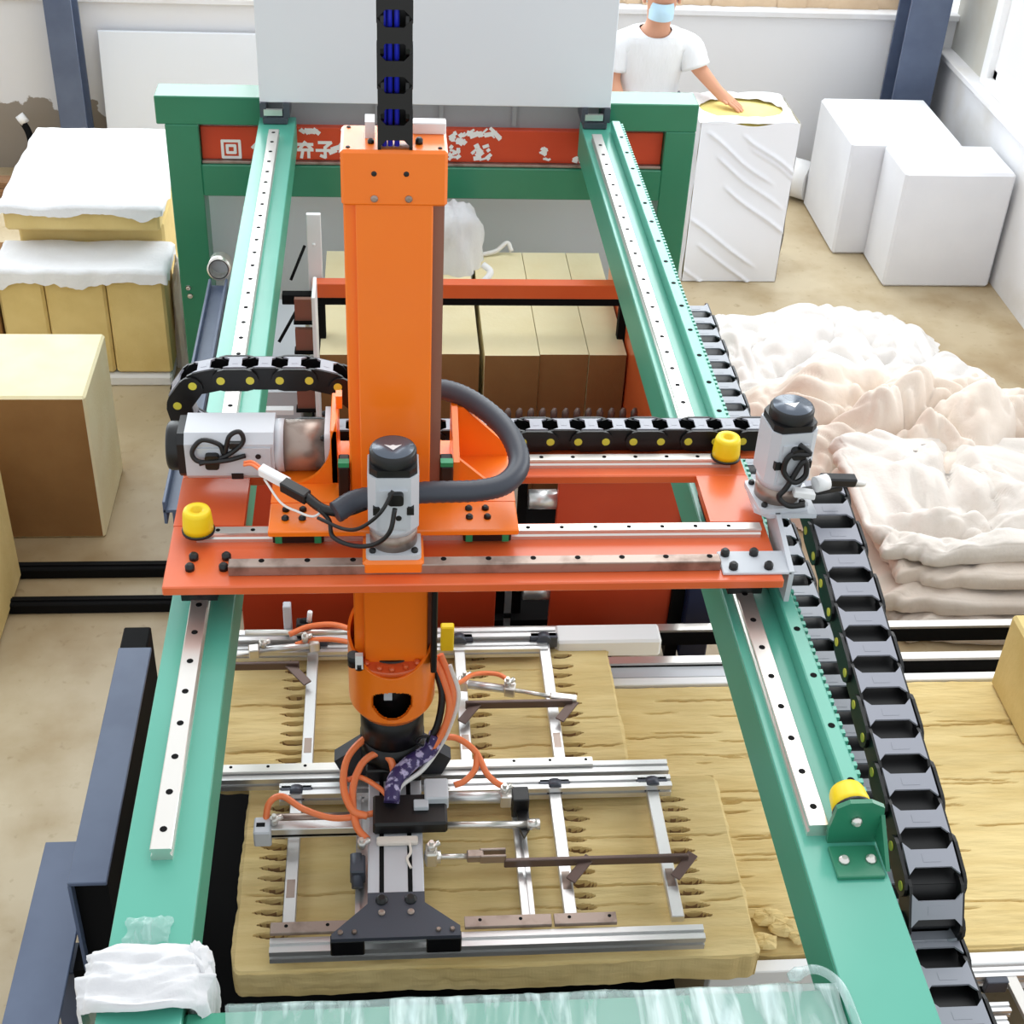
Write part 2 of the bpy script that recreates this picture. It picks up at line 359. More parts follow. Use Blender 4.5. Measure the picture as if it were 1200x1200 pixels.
linear_rail_y(-.652, -.60, 3.11, lb); linear_rail_y(.655, -.585, 3.11, rb)
m = MB(); m.box(.728, .764, -.55, 3.22, 1.32, 1.368, b=.003)
y = -.53
while y < 3.2:
    m.box(.764, .774, y, y+.012, 1.33, 1.362); y += .024
holes_along_y(m, .746, -.48, 3.2, 1.368, .16, .008, 1)
part('gear_rack', m, [GREEN_LIT, BLACKM], rb)
# front crossbar and front legs
m = MB(); m.box(-.575, .612, -1.25, -.93, 1.17, 1.30, b=.006); part('front_crossbar', m, GREEN, GF)
for x0, x1 in ((-.725, -.6), (.64, .765)):
    m = MB(); m.box(x0, x1, -1.24, -1.1, 0, 1.17 if x0 > 0 else 1.19, b=.004); part('front_leg', m, GREEN_D, GF)
# red beam behind the opening with scraped white lettering
RB = thing('red_crossbeam', 'orange red beam with scraped white lettering inside green frame', 'beam', (0, FY+.08, 1.105))
m = MB(); m.box(-.978, .983, FY+.035, FY+.14, 1.118, 1.262, b=.003); part('beam_body', m, RED, RB)
m = MB(); m.box(-.978, .983, FY+.012, FY+.14, 1.106, 1.118, b=.002); part('lower_lip', m, STEEL_W, RB)
RYF = FY+.0342
KK = [0]
def scrap(mb, cx, cz, w, h, seed, n=9):
    rnd = random.Random(seed)
    for _ in range(n):
        a = cx+rnd.uniform(-.5, .5)*w; c = cz+rnd.uniform(-.5, .5)*h; l = rnd.uniform(.2, .5)*w; an = rnd.uniform(-.9, .9)
        d = Vector((math.cos(an), 0, math.sin(an)))*l; q = Vector((-d.z, 0, d.x)).normalized()*rnd.uniform(.003, .010)
        KK[0] += 1; mb.obox((a, RYF-.00015*(KK[0] % 15), c), d*.5, (0, .0008, 0), q)
def stroke(mb, x0, z0, x1, z1, w):
    d = Vector((x1-x0, 0, z1-z0)); q = Vector((-d.z, 0, d.x)).normalized()*w/2
    KK[0] += 1; mb.obox(((x0+x1)/2, RYF-.00025*(KK[0] % 9), (z0+z1)/2), d*.5+d.normalized()*w*.3, (0, .0008, 0), q)
def glyph(strokes, cx, cz, s_, w):
    m = MB()
    for (a, b, c, d) in strokes: stroke(m, cx+a*s_, cz+b*s_, cx+c*s_, cz+d*s_, w)
    part('lettering', m, WHITE, RB)
glyph([(-1, 1, 1, 1), (-1, 1, -1, -1), (1, 1, 1, -1), (-1, -1, 1, -1), (-.45, .45, .45, .45), (-.45, .45, -.45, -.4), (.45, .45, .45, -.4), (-.45, -.4, .45, -.4)], -.855, 1.163, .036, .012)
glyph([(0, 1, -.9, .1), (.1, 1, .9, .2), (-.2, .1, -.6, -.9), (-.6, -.9, .5, -.7)], -.735, 1.168, .034, .013)
glyph([(-.9, .7, .9, .7), (0, 1, -.7, .1), (0, .9, .8, .1), (-.9, 0, .9, 0), (-.3, 0, -.5, -1), (.4, 0, .4, -1)], -.545, 1.165, .034, .013)
glyph([(-.7, .9, .7, .9), (.7, .9, 0, .3), (0, .3, 0, -.9), (0, -.9, -.5, -.7), (-1, -.05, 1, -.05)], -.462, 1.165, .036, .013)
for i, (a, c, w_, h_) in enumerate(((-.37, 1.15, .12, .06), (.09, 1.16, .045, .06), (.20, 1.16, .075, .07), (.20, 1.245, .14, .014), (.10, 1.225, .06, .05), (.48, 1.16, .045, .05), (.63, 1.14, .05, .02), (.76, 1.19, .03, .02), (-.53, 1.248, .07, .012), (-.36, 1.245, .05, .012))):
    m = MB(); scrap(m, a, c, w_, h_, 20+i, 14); part('scraped_paint', m, WHITE, RB)

# white hood over the far end
HD = thing('machine_hood', 'tall white sheet metal hood above the far rail ends', 'machine hood', (0, 3.3, 1.32))
m = MB(); m.box(-.715, .725, 3.25, 3.262, 1.41, 2.7, b=.003); part('front_panel', m, WHITE_P, HD)
for x0 in (-.715, .713):
    m = MB(); m.box(x0, x0+.012, 3.262, 3.9, 1.40, 2.7); part('side_panel', m, WHITE_P, HD)
m = MB(); m.box(-.703, .713, 3.262, 3.9, 2.688, 2.7); part('top_panel', m, WHITE_P, HD)
m = MB(); m.box(-.70, .71, 3.40, 3.42, 1.262, 1.60)
for x in (-.25, .02, .33): m.box(x, x+.018, 3.385, 3.40, 1.275, 1.40)
part('inner_panel', m, MIDGREY, HD)
for x in (-.655, .665):
    m = MB(); m.box(x-.05, x+.05, 3.24, 3.34, 1.321, 1.35, b=.004); m.box(x-.06, x-.035, 3.24, 3.36, 1.35, 1.41); m.box(x+.035, x+.06, 3.24, 3.36, 1.35, 1.41); m.box(x-.045, x+.03, 3.235, 3.25, 1.36, 1.385, 1)
    part('mounting_block', m, [DARKGREY, STEEL], HD)

# ------------------------------------------------------------------ gantry carriage (orange bridge)
GC = thing('gantry_carriage', 'flat orange bridge plate carried across both green rail beams', 'carriage', (0, .3, 1.352))
PZ0, PZ1 = 1.425, 1.45
def plate_with_hole(mb, x0, x1, y0, y1, hx0, hx1, hy0, hy1, z0, z1):
    mb.box(x0, x1, y0, hy0, z0, z1); mb.box(x0, x1, hy1, y1, z0, z1); mb.box(x0, hx0, hy0, hy1, z0, z1); mb.box(hx1, x1, hy0, hy1, z0, z1)
m = MB(); m.box(-.722, .722, .08, .315, PZ0, PZ1, b=.003); part('front_plate', m, ORANGE_D, GC)
m = MB(); m.box(-.722, .722, .515, .60, PZ0, PZ1, b=.003); part('rear_plate', m, ORANGE_D, GC)
m = MB(); m.box(-.722, -.555, .315, .515, PZ0, PZ1); part('end_plate', m, ORANGE_D, GC)
m = MB(); m.box(.588, .722, .315, .515, PZ0, PZ1); part('end_plate', m, ORANGE_D, GC)
for x in (-.652, .655):
    for y in (.215, .50):
        m = MB(); m.box(x-.042, x+.042, y-.05, y+.05, 1.345, 1.425, 0, .004); m.box(x-.042, x+.042, y-.062, y-.05, 1.35, 1.42, 1); m.box(x-.042, x+.042, y+.05, y+.062, 1.35, 1.42, 1)
        part('bearing_block', m, [BLACK, BLACK], GC)
def rail_x(x0, x1, y, z, parent, name='linear_rail'):
    m = MB(); w = .014
    prof = [(-w, 0), (w, 0), (w, .009), (w-.004, .013), (w-.004, .017), (w, .021), (w-.001, .026), (-w+.001, .026), (-w, .021), (-w+.004, .017), (-w+.004, .013), (-w, .009)]
    m.prism([(y+u, z+q) for u, q in prof], 'yz', x0, x1, 0)
    x = x0+.05
    while x < x1-.02: m.cyl((x, y, z+.022), (x, y, z+.0266), .0055, n=10, m=1); x += .082
    part(name, m, [STEEL, BLACKM], parent)
rail_x(-.66, .70, .262, PZ1, GC); rail_x(-.60, .685, .565, PZ1, GC)
m = MB(); m.box(-.575, .575, .118, .150, PZ1, 1.478, 0, .002)
x = -.5
while x < .56: m.cyl((x, .140, 1.477), (x, .140, 1.4786), .007, n=10, m=1); x += .105
part('toothed_bar', m, [STEEL_W, BLACKM], GC)
for bx, by in ((-.66, .185), (-.585, .185), (-.665, .145), (-.588, .145)):
    m = MB(); m.bolt((bx, by, PZ1), r=.011, h=.012); part('bolt', m, BLACK, GC)
m = MB(); m.box(.578, .745, .10, .185, PZ1, 1.458, b=.002); mp = part('motor_mount_foot', m, GREY, GC)
for bx, by in ((.595, .170), (.665, .170), (.605, .118), (.69, .118)):
    m = MB(); m.bolt((bx, by, 1.458), r=.011, h=.012); part('bolt', m, BLACK, mp)
m = MB(); m.prism([(.10, 1.35), (.185, 1.35), (.42, 1.49), (.42, 1.50), (.27, 1.50), (.10, 1.46)], 'yz', .737, .749); part('motor_mount_web', m, GREY, GC)
m = MB(); m.prism([(.69, .30), (.72, .275), (.84, .275), (.84, .42), (.69, .42)], 'xy', 1.487, 1.5); part('motor_mount_plate', m, GREY, GC)

# ------------------------------------------------------------------ slider, column
SL = thing('cross_slide', 'orange cross slide plate with gusset brackets around the column', 'slide', (-.19, .4, 1.476))
sl_out = [(-.488, .205), (.095, .205), (.102, .33), (.102, .59), (-.488, .59)]
m = MB()
m.box(-.488, .10, .205, .322, 1.495, 1.512, b=.003); m.box(-.488, -.312, .322, .59, 1.495, 1.512); m.box(-.068, .10, .322, .59, 1.495, 1.512); m.box(-.312, -.068, .49, .59, 1.495, 1.512)
base = part('base_plate', m, ORANGE, SL)
for (x0, x1) in ((-.48, -.36), (-.03, .085)):
    for y in (.262, .565):
        m = MB(); m.box(x0, x1, y-.035, y+.035, 1.46, 1.495, 0, .003); m.box(x0+.006, x0+.022, y-.0355, y+.0355, 1.461, 1.494, 1); m.box(x1-.022, x1-.006, y-.0355, y+.0355, 1.461, 1.494, 1)
        part('bearing_block', m, [BLACK, GEAR], SL)
for bx, by in ((-.45, .29), (-.41, .29), (-.45, .255), (-.41, .255), (-.015, .29), (.025, .29), (-.015, .255), (.028, .255)):
    m = MB(); m.bolt((bx, by, 1.512), r=.009, h=.005); part('bolt', m, BLACK, SL)
# right gusset: thin vertical plates plus sloping web
m = MB(); m.prism([(.36, 1.512), (.57, 1.512), (.57, 1.655), (.52, 1.66), (.36, 1.60)], 'yz', -.05, -.035); m.prism([(-.035, 1.512), (.095, 1.512), (.095, 1.54), (-.02, 1.655), (-.035, 1.655)], 'xz', .52, .532)
m.prism([(-.035, 1.512), (.06, 1.512), (-.035, 1.60)], 'xz', .37, .382); part('gusset', m, ORANGE, SL)
# left motor flange plate with curved gusset
m = MB()
arc = [(-.345-.095*math.cos(a)*1.0, 1.512+.115*(1-math.sin(a))) for a in [i*math.pi/2/8 for i in range(9)]]
m.prism([(-.33, 1.512)]+[(-.44, 1.512)]+[(-.44+.095*math.sin(i*math.pi/16), 1.512+.12*(1-math.cos(i*math.pi/16))) for i in range(1, 9)]+[(-.33, 1.69)], 'xz', .40, .412)
m.box(-.345, -.328, .40, .575, 1.512, 1.665, b=.002); m.box(-.333, -.318, .50, .53, 1.665, 1.70)
part('motor_bracket', m, ORANGE, SL)
# clamp blocks holding the column
for x0, x1 in ((-.326, -.30), (-.082, -.052)):
    m = MB(); m.box(x0, x1, .34, .40, 1.512, 1.60, 0, .003); m.box(x0, x1, .34, .36, 1.60, 1.612, 1); part('guide_block', m, [BLACK, GEAR], SL)

LC = thing('lifting_column', 'tall orange lifting column standing through the bridge', 'lifting column', (-.19, .4, .5))
m = MB(); m.box(-.272, -.108, .333, .35, .98, 2.31, b=.003); part('front_plate', m, ORANGE, LC)
m = MB(); m.box(-.298, -.112, .35, .47, .985, 2.31, b=.004); part('column_body', m, ORANGE, LC)
m = MB(); m.box(-.301, -.079, .328, .472, 2.272, 2.395, b=.006)
part('top_cap', m, ORANGE, LC)
m = MB()
for x, z in ((-.232, 2.345), (-.165, 2.345)): m.bolt((x, .3285, z), (0, -1, 0), .006, .001, 0)
for x, z in ((-.232, 2.29), (-.16, 2.29)): m.bolt((x, .3285, z), (0, -1, 0), .008, .003, 1)
for x, y in ((-.285, .345), (-.095, .345), (-.095, .455), (-.285, .455)): m.bolt((x, y, 2.3945), (0, 0, 1), .005, .001, 0)
m.bolt((-.238, .37, 2.3945), (0, 0, 1), .007, .006, 0); m.bolt((-.138, .37, 2.3945), (0, 0, 1), .008, .01, 0)
part('cap_screws', m, [BLACK, STEEL_W], LC)
m = MB(); m.prism([(-.112, .36), (-.083, .36), (-.083, .373), (-.094, .38), (-.094, .40), (-.083, .407), (-.083, .42), (-.112, .42)], 'xy', 1.0, 2.272); part('guide_rail', m, RAILB, LC)
m = MB(); m.box(-.10, -.084, .30, .345, .97, 1.38, b=.003); part('cable_duct', m, BLACK, LC)
m = MB(); m.box(-.25, -.23, .395, .44, 2.395, 2.43); m.box(-.15, -.08, .42, .45, 2.395, 2.42, b=.002); part('cap_clips', m, WHITE, LC)
# collar cup with oval window: cylinder wall with hole by skipping faces
CX, CY = -.201, .40; CR = .117
cup = MB(); nA, nH = 144, 60; zt, zb = 1.05, .775
def cupz(a, t):
    # top rim scooped lower toward the front, bottom lip tapered
    top = zt-.012-.07*(max(0, -math.sin(a))**1.5)+.06*max(0, math.sin(a)); return zb+(top-zb)*t
def hole(a, z):
    u = (a+math.pi/2)/.50; w = (z-.882)/.062
    if w < 0: return u*u+w*w < 1
    return abs(u)**2+(w/.60)**2 < 1
for side, rad in (('out', CR), ('in', CR-.008)):
    V = []
    for j in range(nH+1):
        for i in range(nA):
            a = 2*math.pi*i/nA-math.pi; z = cupz(a, j/nH); rr_ = rad*(.80+.20*min(1, (j/nH)/.16)) if j/nH < .16 else rad
            V.append((CX+rr_*math.cos(a), CY+rr_*math.sin(a), z))
    F = []
    for j in range(nH):
        for i in range(nA):
            a = 2*math.pi*(i+.5)/nA-math.pi; z = cupz(a, (j+.5)/nH)
            if hole(a, z): continue
            F.append((j*nA+i, j*nA+(i+1) % nA, (j+1)*nA+(i+1) % nA, (j+1)*nA+i))
    cup.add(V, F, 0, True)
V = []; F = []
for i in range(nA):
    a = 2*math.pi*i/nA-math.pi; z = cupz(a, 1); V += [(CX+CR*math.cos(a), CY+CR*math.sin(a), z), (CX+(CR-.008)*math.cos(a), CY+(CR-.008)*math.sin(a), z)]
for i in range(nA): k = (i+1) % nA; F.append((2*i, 2*k, 2*k+1, 2*i+1))
cup.add(V, F, 0)
part('collar_cup', cup, ORANGE, LC)
m = MB(); m.cyl((CX, CY, .74), (CX, CY, .99), .075, n=28, m=0); m.cyl((CX, CY, .66), (CX, CY, .79), .088, n=28, m=0); m.box(CX-.022, CX+.0, CY-.082, CY-.06, .86, .95, 1); part('rotary_joint', m, [BLACK, GREY], LC)
m = MB()
for a in (-2.3, -1.9, -1.57, -1.2, -.85): m.bolt((CX+.10*math.cos(a), CY+.10*math.sin(a), .985), (0, 0, 1), .008, .008)
m.cyl((CX, CY, .97), (CX, CY, .985), .112, n=36); part('mounting_ring', m, [ORANGE_D], LC)
m = MB(); m.box(CX-.095, CX-.075, CY-.10, CY-.085, .99, 1.035, 0); m.cyl((CX-.10, CY-.075, .985), (CX-.10, CY-.075, 1.02), .016, n=12, m=1); m.cyl((CX-.085, CY-.09, .985), (CX-.085, CY-.09, 1.005), .012, n=12, m=1); part('collar_fittings', m, [WHITE, BLACK], LC)

# ------------------------------------------------------------------ servo motors
def servo(label, loc, rot, s=1.0, h=.2, gear=.045, logo=True):
    t = thing('servo_motor', label, 'motor', loc, 'grey servo motors on the gantry')
    t.rotation_euler = rot
    w = .118*s
    m = MB(); m.prism(rounded(w+.012, w+.012, .012), 'xy', 0, .014); fl = part('flange', m, GREY, t, local=True)
    for sx in (-1, 1):
        for sy in (-1, 1):
            b = MB(); b.bolt((sx*w*.42, sy*w*.42, .014), r=.008, h=.006); part('bolt', b, BLACK, fl, local=True)
    m = MB(); m.cyl((0, 0, .014), (0, 0, .014+gear), w*.48, n=36); part('gearbox', m, STEEL_W, t, local=True, label='bare steel gearbox ring')
    m = MB(); z0 = .014+gear; m.cyl((0, 0, z0), (0, 0, z0+.022), w*.50, n=36); 
    ch = w*.5; c = w*.16
    octo = [(ch, ch-c), (ch-c, ch), (-ch+c, ch), (-ch, ch-c), (-ch, -ch+c), (-ch+c, -ch), (ch-c, -ch), (ch, -ch+c)]
    m.prism(octo, 'xy', z0+.022, z0+h); m.prism([(-ch*.55, -ch-.004), (ch*.55, -ch-.004), (ch*.55, -ch+.01), (-ch*.55, -ch+.01)], 'xy', z0+.03, z0+h-.03)
    body = part('motor_body', m, GREY, t, local=True)
    for sx in (-1, 1): m = MB(); m.box(sx*ch*.66-.008, sx*ch*.66+.008, -ch-.006, -ch+.012, z0+h*.42, z0+h*.54); part('terminal', m, BLACK, body, local=True)
    m = MB(); m.cyl((ch*.2, -ch-.006, z0+.06), (ch*.2, -ch+.01, z0+.06), .007, n=10); part('screw', m, BLACK, body, local=True)
    m = MB(); z1 = z0+h
    m.prism([(x*.93, y*.93) for x, y in octo], 'xy', z1, z1+.018); m.lathe([(w*.46, z1+.018), (w*.46, z1+.040), (w*.43, z1+.046), (0, z1+.046)], n=36); cap = part('end_cap', m, BLACK, t, local=True)
    m = MB(); m.lathe([(w*.405, z1+.0462), (w*.405, z1+.0475), (0, z1+.0475)], n=36); lab = part('cap_label', m, CAPL, t, local=True)
    if logo:
        m = MB(); q = z1+.0478; a = .013*s
        m.prism([(-1.5*a, .6*a), (-.5*a, .3*a), (0, .55*a), (.5*a, .3*a), (1.5*a, .6*a), (0, -1.1*a)], 'xy', q, q+.0008); part('logo', m, WHITE, lab, local=True)
    m = MB(); m.prism(rounded(.036*s, .03*s, .008, cx=.005, cy=z0+h*.72), 'xz', -ch-.02, -ch); part('cable_gland', m, BLACK, t, local=True)
    return t
servo('upright servo motor with dark round cap in front of column', (-.196, .185, 1.49), (0, 0, 0), .98, h=.165)
m = MB(); m.box(-.268, -.126, .115, .258, 1.45, 1.49, b=.008); part('motor_pad', m, ORANGE, GC)
servo('upright servo motor with tangled cable at right end of bridge', (.752, .345, 1.50), (0, 0, .12), .98, h=.165)
servo('servo motor lying sideways left of the orange column', (-.346, .487, 1.568), (0, -math.pi/2, 0), 1.12, h=.235, gear=.10, logo=False)

# ------------------------------------------------------------------ cable chains
def link_mesh(p, W, h, inner, solid=False):
    m = MB(); t = .007; off = .0075 if inner else 0
    L = p*.5+h*.34
    ob = []
    for sg in (1, -1):
        for k in range(7):
            a = math.radians(-90+180*k/6); ob.append((sg*(L-h*.5)+sg*h*.5*math.cos(a), sg*h*.5*math.sin(a)))
    for sg in (-1, 1):
        y0 = sg*(W/2-off); m.prism(ob, 'xz', y0, y0-sg*t, 0)
    wi = W/2-.012
    bar = [(.40*p, wi), (.22*p, wi*.72), (.22*p, -wi*.72), (.40*p, -wi), (-.40*p, -wi), (-.22*p, -wi*.72), (-.22*p, wi*.72), (-.40*p, wi)]
    bm_ = 0 if solid else 1
    if solid:
        wi = W/2-.001; bar = [(.5*p, wi), (.30*p, wi*.62), (.24*p, wi*.52), (.24*p, -wi*.52), (.30*p, -wi*.62), (.5*p, -wi), (-.5*p, -wi), (-.30*p, -wi*.62), (-.24*p, -wi*.52), (-.24*p, wi*.52), (-.30*p, wi*.62), (-.5*p, wi)]
    m.prism(bar, 'xy', -h*.52, -h*.44, bm_)
    if solid: m.box(-p*.5, p*.5, -wi, wi, h*.44, h*.52, 0)
    else: m.prism(bar, 'xy', h*.44, h*.52, bm_)
    if solid: return m.mesh('link', [BLACK, CHAINBAR, PIN])
    m.box(-.10*p, .10*p, -wi*.35, wi*.35, h*.5, h*.53, 1); m.box(-.10*p, .10*p, -wi*.35, wi*.35, -h*.53, -h*.5, 1)
    m.box(-p*.5, p*.5, -wi, wi, -.004, .004, 0)
    for sg in (-1, 1): m.cyl((p*.5, sg*(W/2-.004), 0), (p*.5, sg*(W/2+.002), 0), h*.17, n=12, m=2)
    return m.mesh('link', [BLACK, CHAINBAR, PIN])
def chain(name, label, pts, waxis, p, W, h, loc, solid=False):
    t = thing(name, label, 'cable chain', loc)
    A, B = link_mesh(p, W, h, False, solid), link_mesh(p, W, h, True, solid)
    P = [Vector(q) for q in pts]; cum = [0]
    for i in range(1, len(P)): cum.append(cum[-1]+(P[i]-P[i-1]).length)
    def at(s_):
        s_ = max(0, min(cum[-1], s_))
        for i in range(1, len(P)):
            if s_ <= cum[i]: k = (s_-cum[i-1])/max(1e-9, cum[i]-cum[i-1]); return P[i-1].lerp(P[i], k)
        return P[-1]
    n = int(cum[-1]/p); w = Vector(waxis); L = Vector(loc)
    for i in range(n):
        a, b = at(i*p), at((i+1)*p); tt = (b-a).normalized(); nn = tt.cross(w).normalized(); ww = nn.cross(tt)
        c = (a+b)/2-L
        o = bpy.data.objects.new('link', A if i % 2 == 0 else B); COL.objects.link(o); o.parent = t
        o.matrix_local = Matrix(((tt.x, ww.x, nn.x, c.x), (tt.y, ww.y, nn.y, c.y), (tt.z, ww.z, nn.z, c.z), (0, 0, 0, 1)))
    return t
xc = .893
top = spline([(xc, .47, 1.455), (xc, .2, 1.42), (xc, -.1, 1.36), (xc, -.4, 1.30), (xc, -.60, 1.255)], 10)
ub = [(xc, -.61-.085*math.sin(a), 1.165+.085*math.cos(a)) for a in [math.pi*k/12 for k in range(0, 13)]]
low = [(xc, -.60, 1.08), (xc, 2.08, 1.10)]
chain('cable_chain', 'long black cable chain doubling back beside the right beam', top+ub+low, (1, 0, 0), .088, .13, .062, (xc, .5, 1.05))
chain('cable_chain', 'short black cable chain in lower right corner running forward', [(xc+.01, -.66, 1.10), (xc+.01, -.9, 1.10), (xc+.01, -1.3, 1.09)], (1, 0, 0), .09, .13, .062, (xc, -1, 1.05))
# tray carrying the chain
TR = thing('chain_tray', 'long steel tray under the right cable chain', 'tray', (.88, .4, 1.03))
m = MB(); m.box(.825, .965, -1.3, 2.1, 1.035, 1.042); part('tray_floor', m, BLACKM, TR)
for y in (-1.1, -.3, .5, 1.3, 2.0):
    m = MB(); m.box(.775, .83, y, y+.04, 1.02, 1.035); m.box(.775, .782, y, y+.04, 1.02, 1.2); part('tray_bracket', m, GREEN_D, TR)
# X chain behind the column
yx = .655
xp = [(.80, yx, 1.488), (.3, yx, 1.488), (-.62, yx, 1.488)]
xu = [(-.64-.095*math.sin(a), yx, 1.58-.092*math.cos(a)) for a in [math.pi*k/12 for k in range(0, 13)]]
xt = [(-.60, yx, 1.674), (-.40, yx, 1.674), (-.33, yx, 1.655), (-.27, yx+.0, 1.60)]
chain('cable_chain', 'black cable chain looping left behind the column and motor', xp+xu+xt, (0, -1, 0), .073, .075, .062, (0, yx, 1.45))
m = MB(); m.box(-.72, .79, .612, .70, 1.435, 1.442, b=.001); m.box(-.72, .79, .696, .70, 1.442, 1.475); m.box(-.5, -.4, .60, .66, 1.425, 1.435); m.box(.4, .5, .60, .66, 1.425, 1.435); part('chain_shelf', m, ORANGE_D, GC)
vc = chain('cable_chain', 'black vertical cable chain with blue cables rising from column top', [(-.188, .352, 2.40), (-.188, .352, 3.1)], (1, 0, 0), .066, .072, .045, (-.188, .35, 2.396), True)
m = MB()
for dx in (-.022, -.010, .004): m.tube([(-.188+dx, .345, 2.40), (-.188+dx, .345, 3.08)], .0055, 8)
solo('cable', m, BLUEW, 'blue cables inside the vertical cable chain', 'cable', (-.188, .35, 2.40))

# ------------------------------------------------------------------ hoses and cables on the bridge
hp = spline([(-.33, .20, 1.57), (-.27, .232, 1.585), (-.13, .235, 1.60), (0, .235, 1.605), (.07, .26, 1.61), (.105, .33, 1.62), (.085, .43, 1.64), (.02, .52, 1.66), (-.06, .56, 1.68), (-.16, .57, 1.68)], 14)
m = MB(); m.tube(hp, [.0255+.0012*(k % 2) for k in range(len(hp))], 14)
solo('corrugated_hose', m, RUBBERG, 'thick dark grey corrugated hose curving around the column', 'hose', (0, .3, 1.512))
def cable(label, pts, r, mt=CABLE, cat='cable', name='cable', n=7, group=None):
    m = MB(); sp = spline(pts, n); m.tube(sp, r, 8); return solo(name, m, mt, label, cat, tuple(sp[0]), group)
cable('thin black cable hanging from cap of front motor', [(-.197, .095, 1.705), (-.225, .075, 1.66), (-.27, .10, 1.60), (-.31, .15, 1.56), (-.37, .20, 1.555)], .0045)
cable('looped black cable from gland of front motor to connector', [(-.193, .083, 1.665), (-.205, .07, 1.61), (-.24, .09, 1.56), (-.29, .12, 1.535), (-.335, .16, 1.53), (-.345, .21, 1.54), (-.37, .23, 1.56)], .0055)
CN = thing('cable_connector', 'white and black plug connector on cables before left motor', 'connector', (-.42, .28, 1.512))
m = MB(); m.obox((-.475, .325, 1.585), (.034, -.02, -.008), (.006, .013, 0), (0, 0, .011), b=.003); part('plug', m, WHITE, CN)
m = MB(); m.obox((-.425, .285, 1.572), (.03, -.02, -.006), (.008, .014, 0), (0, 0, .013), b=.003); part('socket', m, BLACK, CN)
m = MB()
for k in (-.006, .006): m.tube(spline([(-.505, .345+k, 1.59), (-.53, .365+k, 1.597), (-.55, .37+k, 1.592)], 5), .004, 6)
part('wires', m, HOSE, CN, 'short red wires')
m = MB(); m.tube(spline([(-.40, .27, 1.567), (-.36, .235, 1.556), (-.31, .215, 1.56), (-.26, .22, 1.575)], 5), .012, 8); part('cable_sleeve', m, CABLE, CN)
cable('black cable tangle coiled on the sideways left motor', [(-.55, .415, 1.585), (-.60, .40, 1.58), (-.66, .405, 1.575), (-.675, .41, 1.60), (-.65, .415, 1.63), (-.61, .418, 1.615), (-.60, .415, 1.59), (-.585, .415, 1.64), (-.56, .42, 1.65), (-.555, .418, 1.62), (-.60, .41, 1.585), (-.66, .40, 1.572)], .006)
cable('white wire running beside the sideways motor connector', [(-.50, .33, 1.575), (-.46, .27, 1.55), (-.42, .24, 1.545), (-.38, .22, 1.545), (-.35, .24, 1.56)], .003, CABLEW)
cable('black cable tangle on the face of right motor', [(.765, .28, 1.70), (.79, .27, 1.68), (.745, .272, 1.675), (.735, .272, 1.63), (.765, .268, 1.60), (.79, .27, 1.62), (.78, .272, 1.66), (.75, .27, 1.585), (.735, .27, 1.555), (.76, .262, 1.535), (.80, .265, 1.535)], .007)
CN2 = thing('cable_connector', 'white and black plug connector between right motor and chain', 'connector', (.85, .33, 1.49))
m = MB(); m.obox((.80, .285, 1.555), (.028, .002, -.006), (0, .012, 0), (0, 0, .010), b=.003); part('plug', m, WHITE, CN2)
m = MB(); m.cyl((.83, .30, 1.57), (.862, .31, 1.572), .02, n=14); part('collar', m, WHITE, CN2)
m = MB(); m.obox((.895, .33, 1.562), (.05, .012, -.010), (0, .016, 0), (.002, 0, .012), b=.004); m.obox((.86, .33, 1.535), (.06, .03, -.012), (0, .014, 0), (0, 0, .008), b=.003); part('sleeve', m, BLACK, CN2)
m = MB(); m.tube(spline([(.94, .34, 1.55), (.975, .36, 1.53), (.975, .40, 1.50), (.95, .43, 1.48)], 6), .007, 8); part('cable_tail', m, CABLEW, CN2)

# ------------------------------------------------------------------ bumpers
def bumper(label, loc, axis=(0, 0, 1), r=.036, h=.062, base=True, local_parts=None):
    t = thing('bumper', label, 'bumper', loc, 'yellow rubber bumpers')
    m = MB(); m.lathe([(0, .006), (r, .006), (r, .020), (r*.92, h-.008), (r*.84, h), (r*.38, h), (r*.36, h-.018), (0, h-.018)], (0, 0, 0), axis, 28); part('rubber_pad', m, YELLOW, t, local=True)
    m = MB(); m.lathe([(0, 0), (r*1.08, 0), (r*1.08, .006), (0, .006)], (0, 0, 0), axis, 28); part('base_disc', m, BLACK, t, local=True)
    return t
bumper('yellow rubber bumper at left end of bridge plate', (-.655, .262, 1.474))
bumper('yellow rubber bumper at far right end of bridge plate', (.672, .565, 1.474))
b3 = bumper('yellow rubber bumper on green bracket at right beam end', (.72, -.585, 1.385), (0, 1, 0), r=.040, h=.06)
m = MB(); m.box(.668, .765, -.70, -.62, 1.32, 1.330, b=.002)
m.prism([(.672, 1.32), (.772, 1.32), (.778, 1.36), (.772, 1.42), (.745, 1.435), (.70, 1.435), (.675, 1.42), (.668, 1.36)], 'xz', -.605, -.594)
m.prism([(-.69, 1.33), (-.605, 1.33), (-.605, 1.40)], 'yz', .768, .776)
br = part('bracket', m, GREEN_D, b3)
for p, ax in (((.72, -.605, 1.385), (0, -1, 0)), ((.69, -.66, 1.33), (0, 0, 1)), ((.745, -.66, 1.33), (0, 0, 1))):
    m = MB(); m.bolt(p, ax, .011, .006); part('bolt', m, STEEL, br)

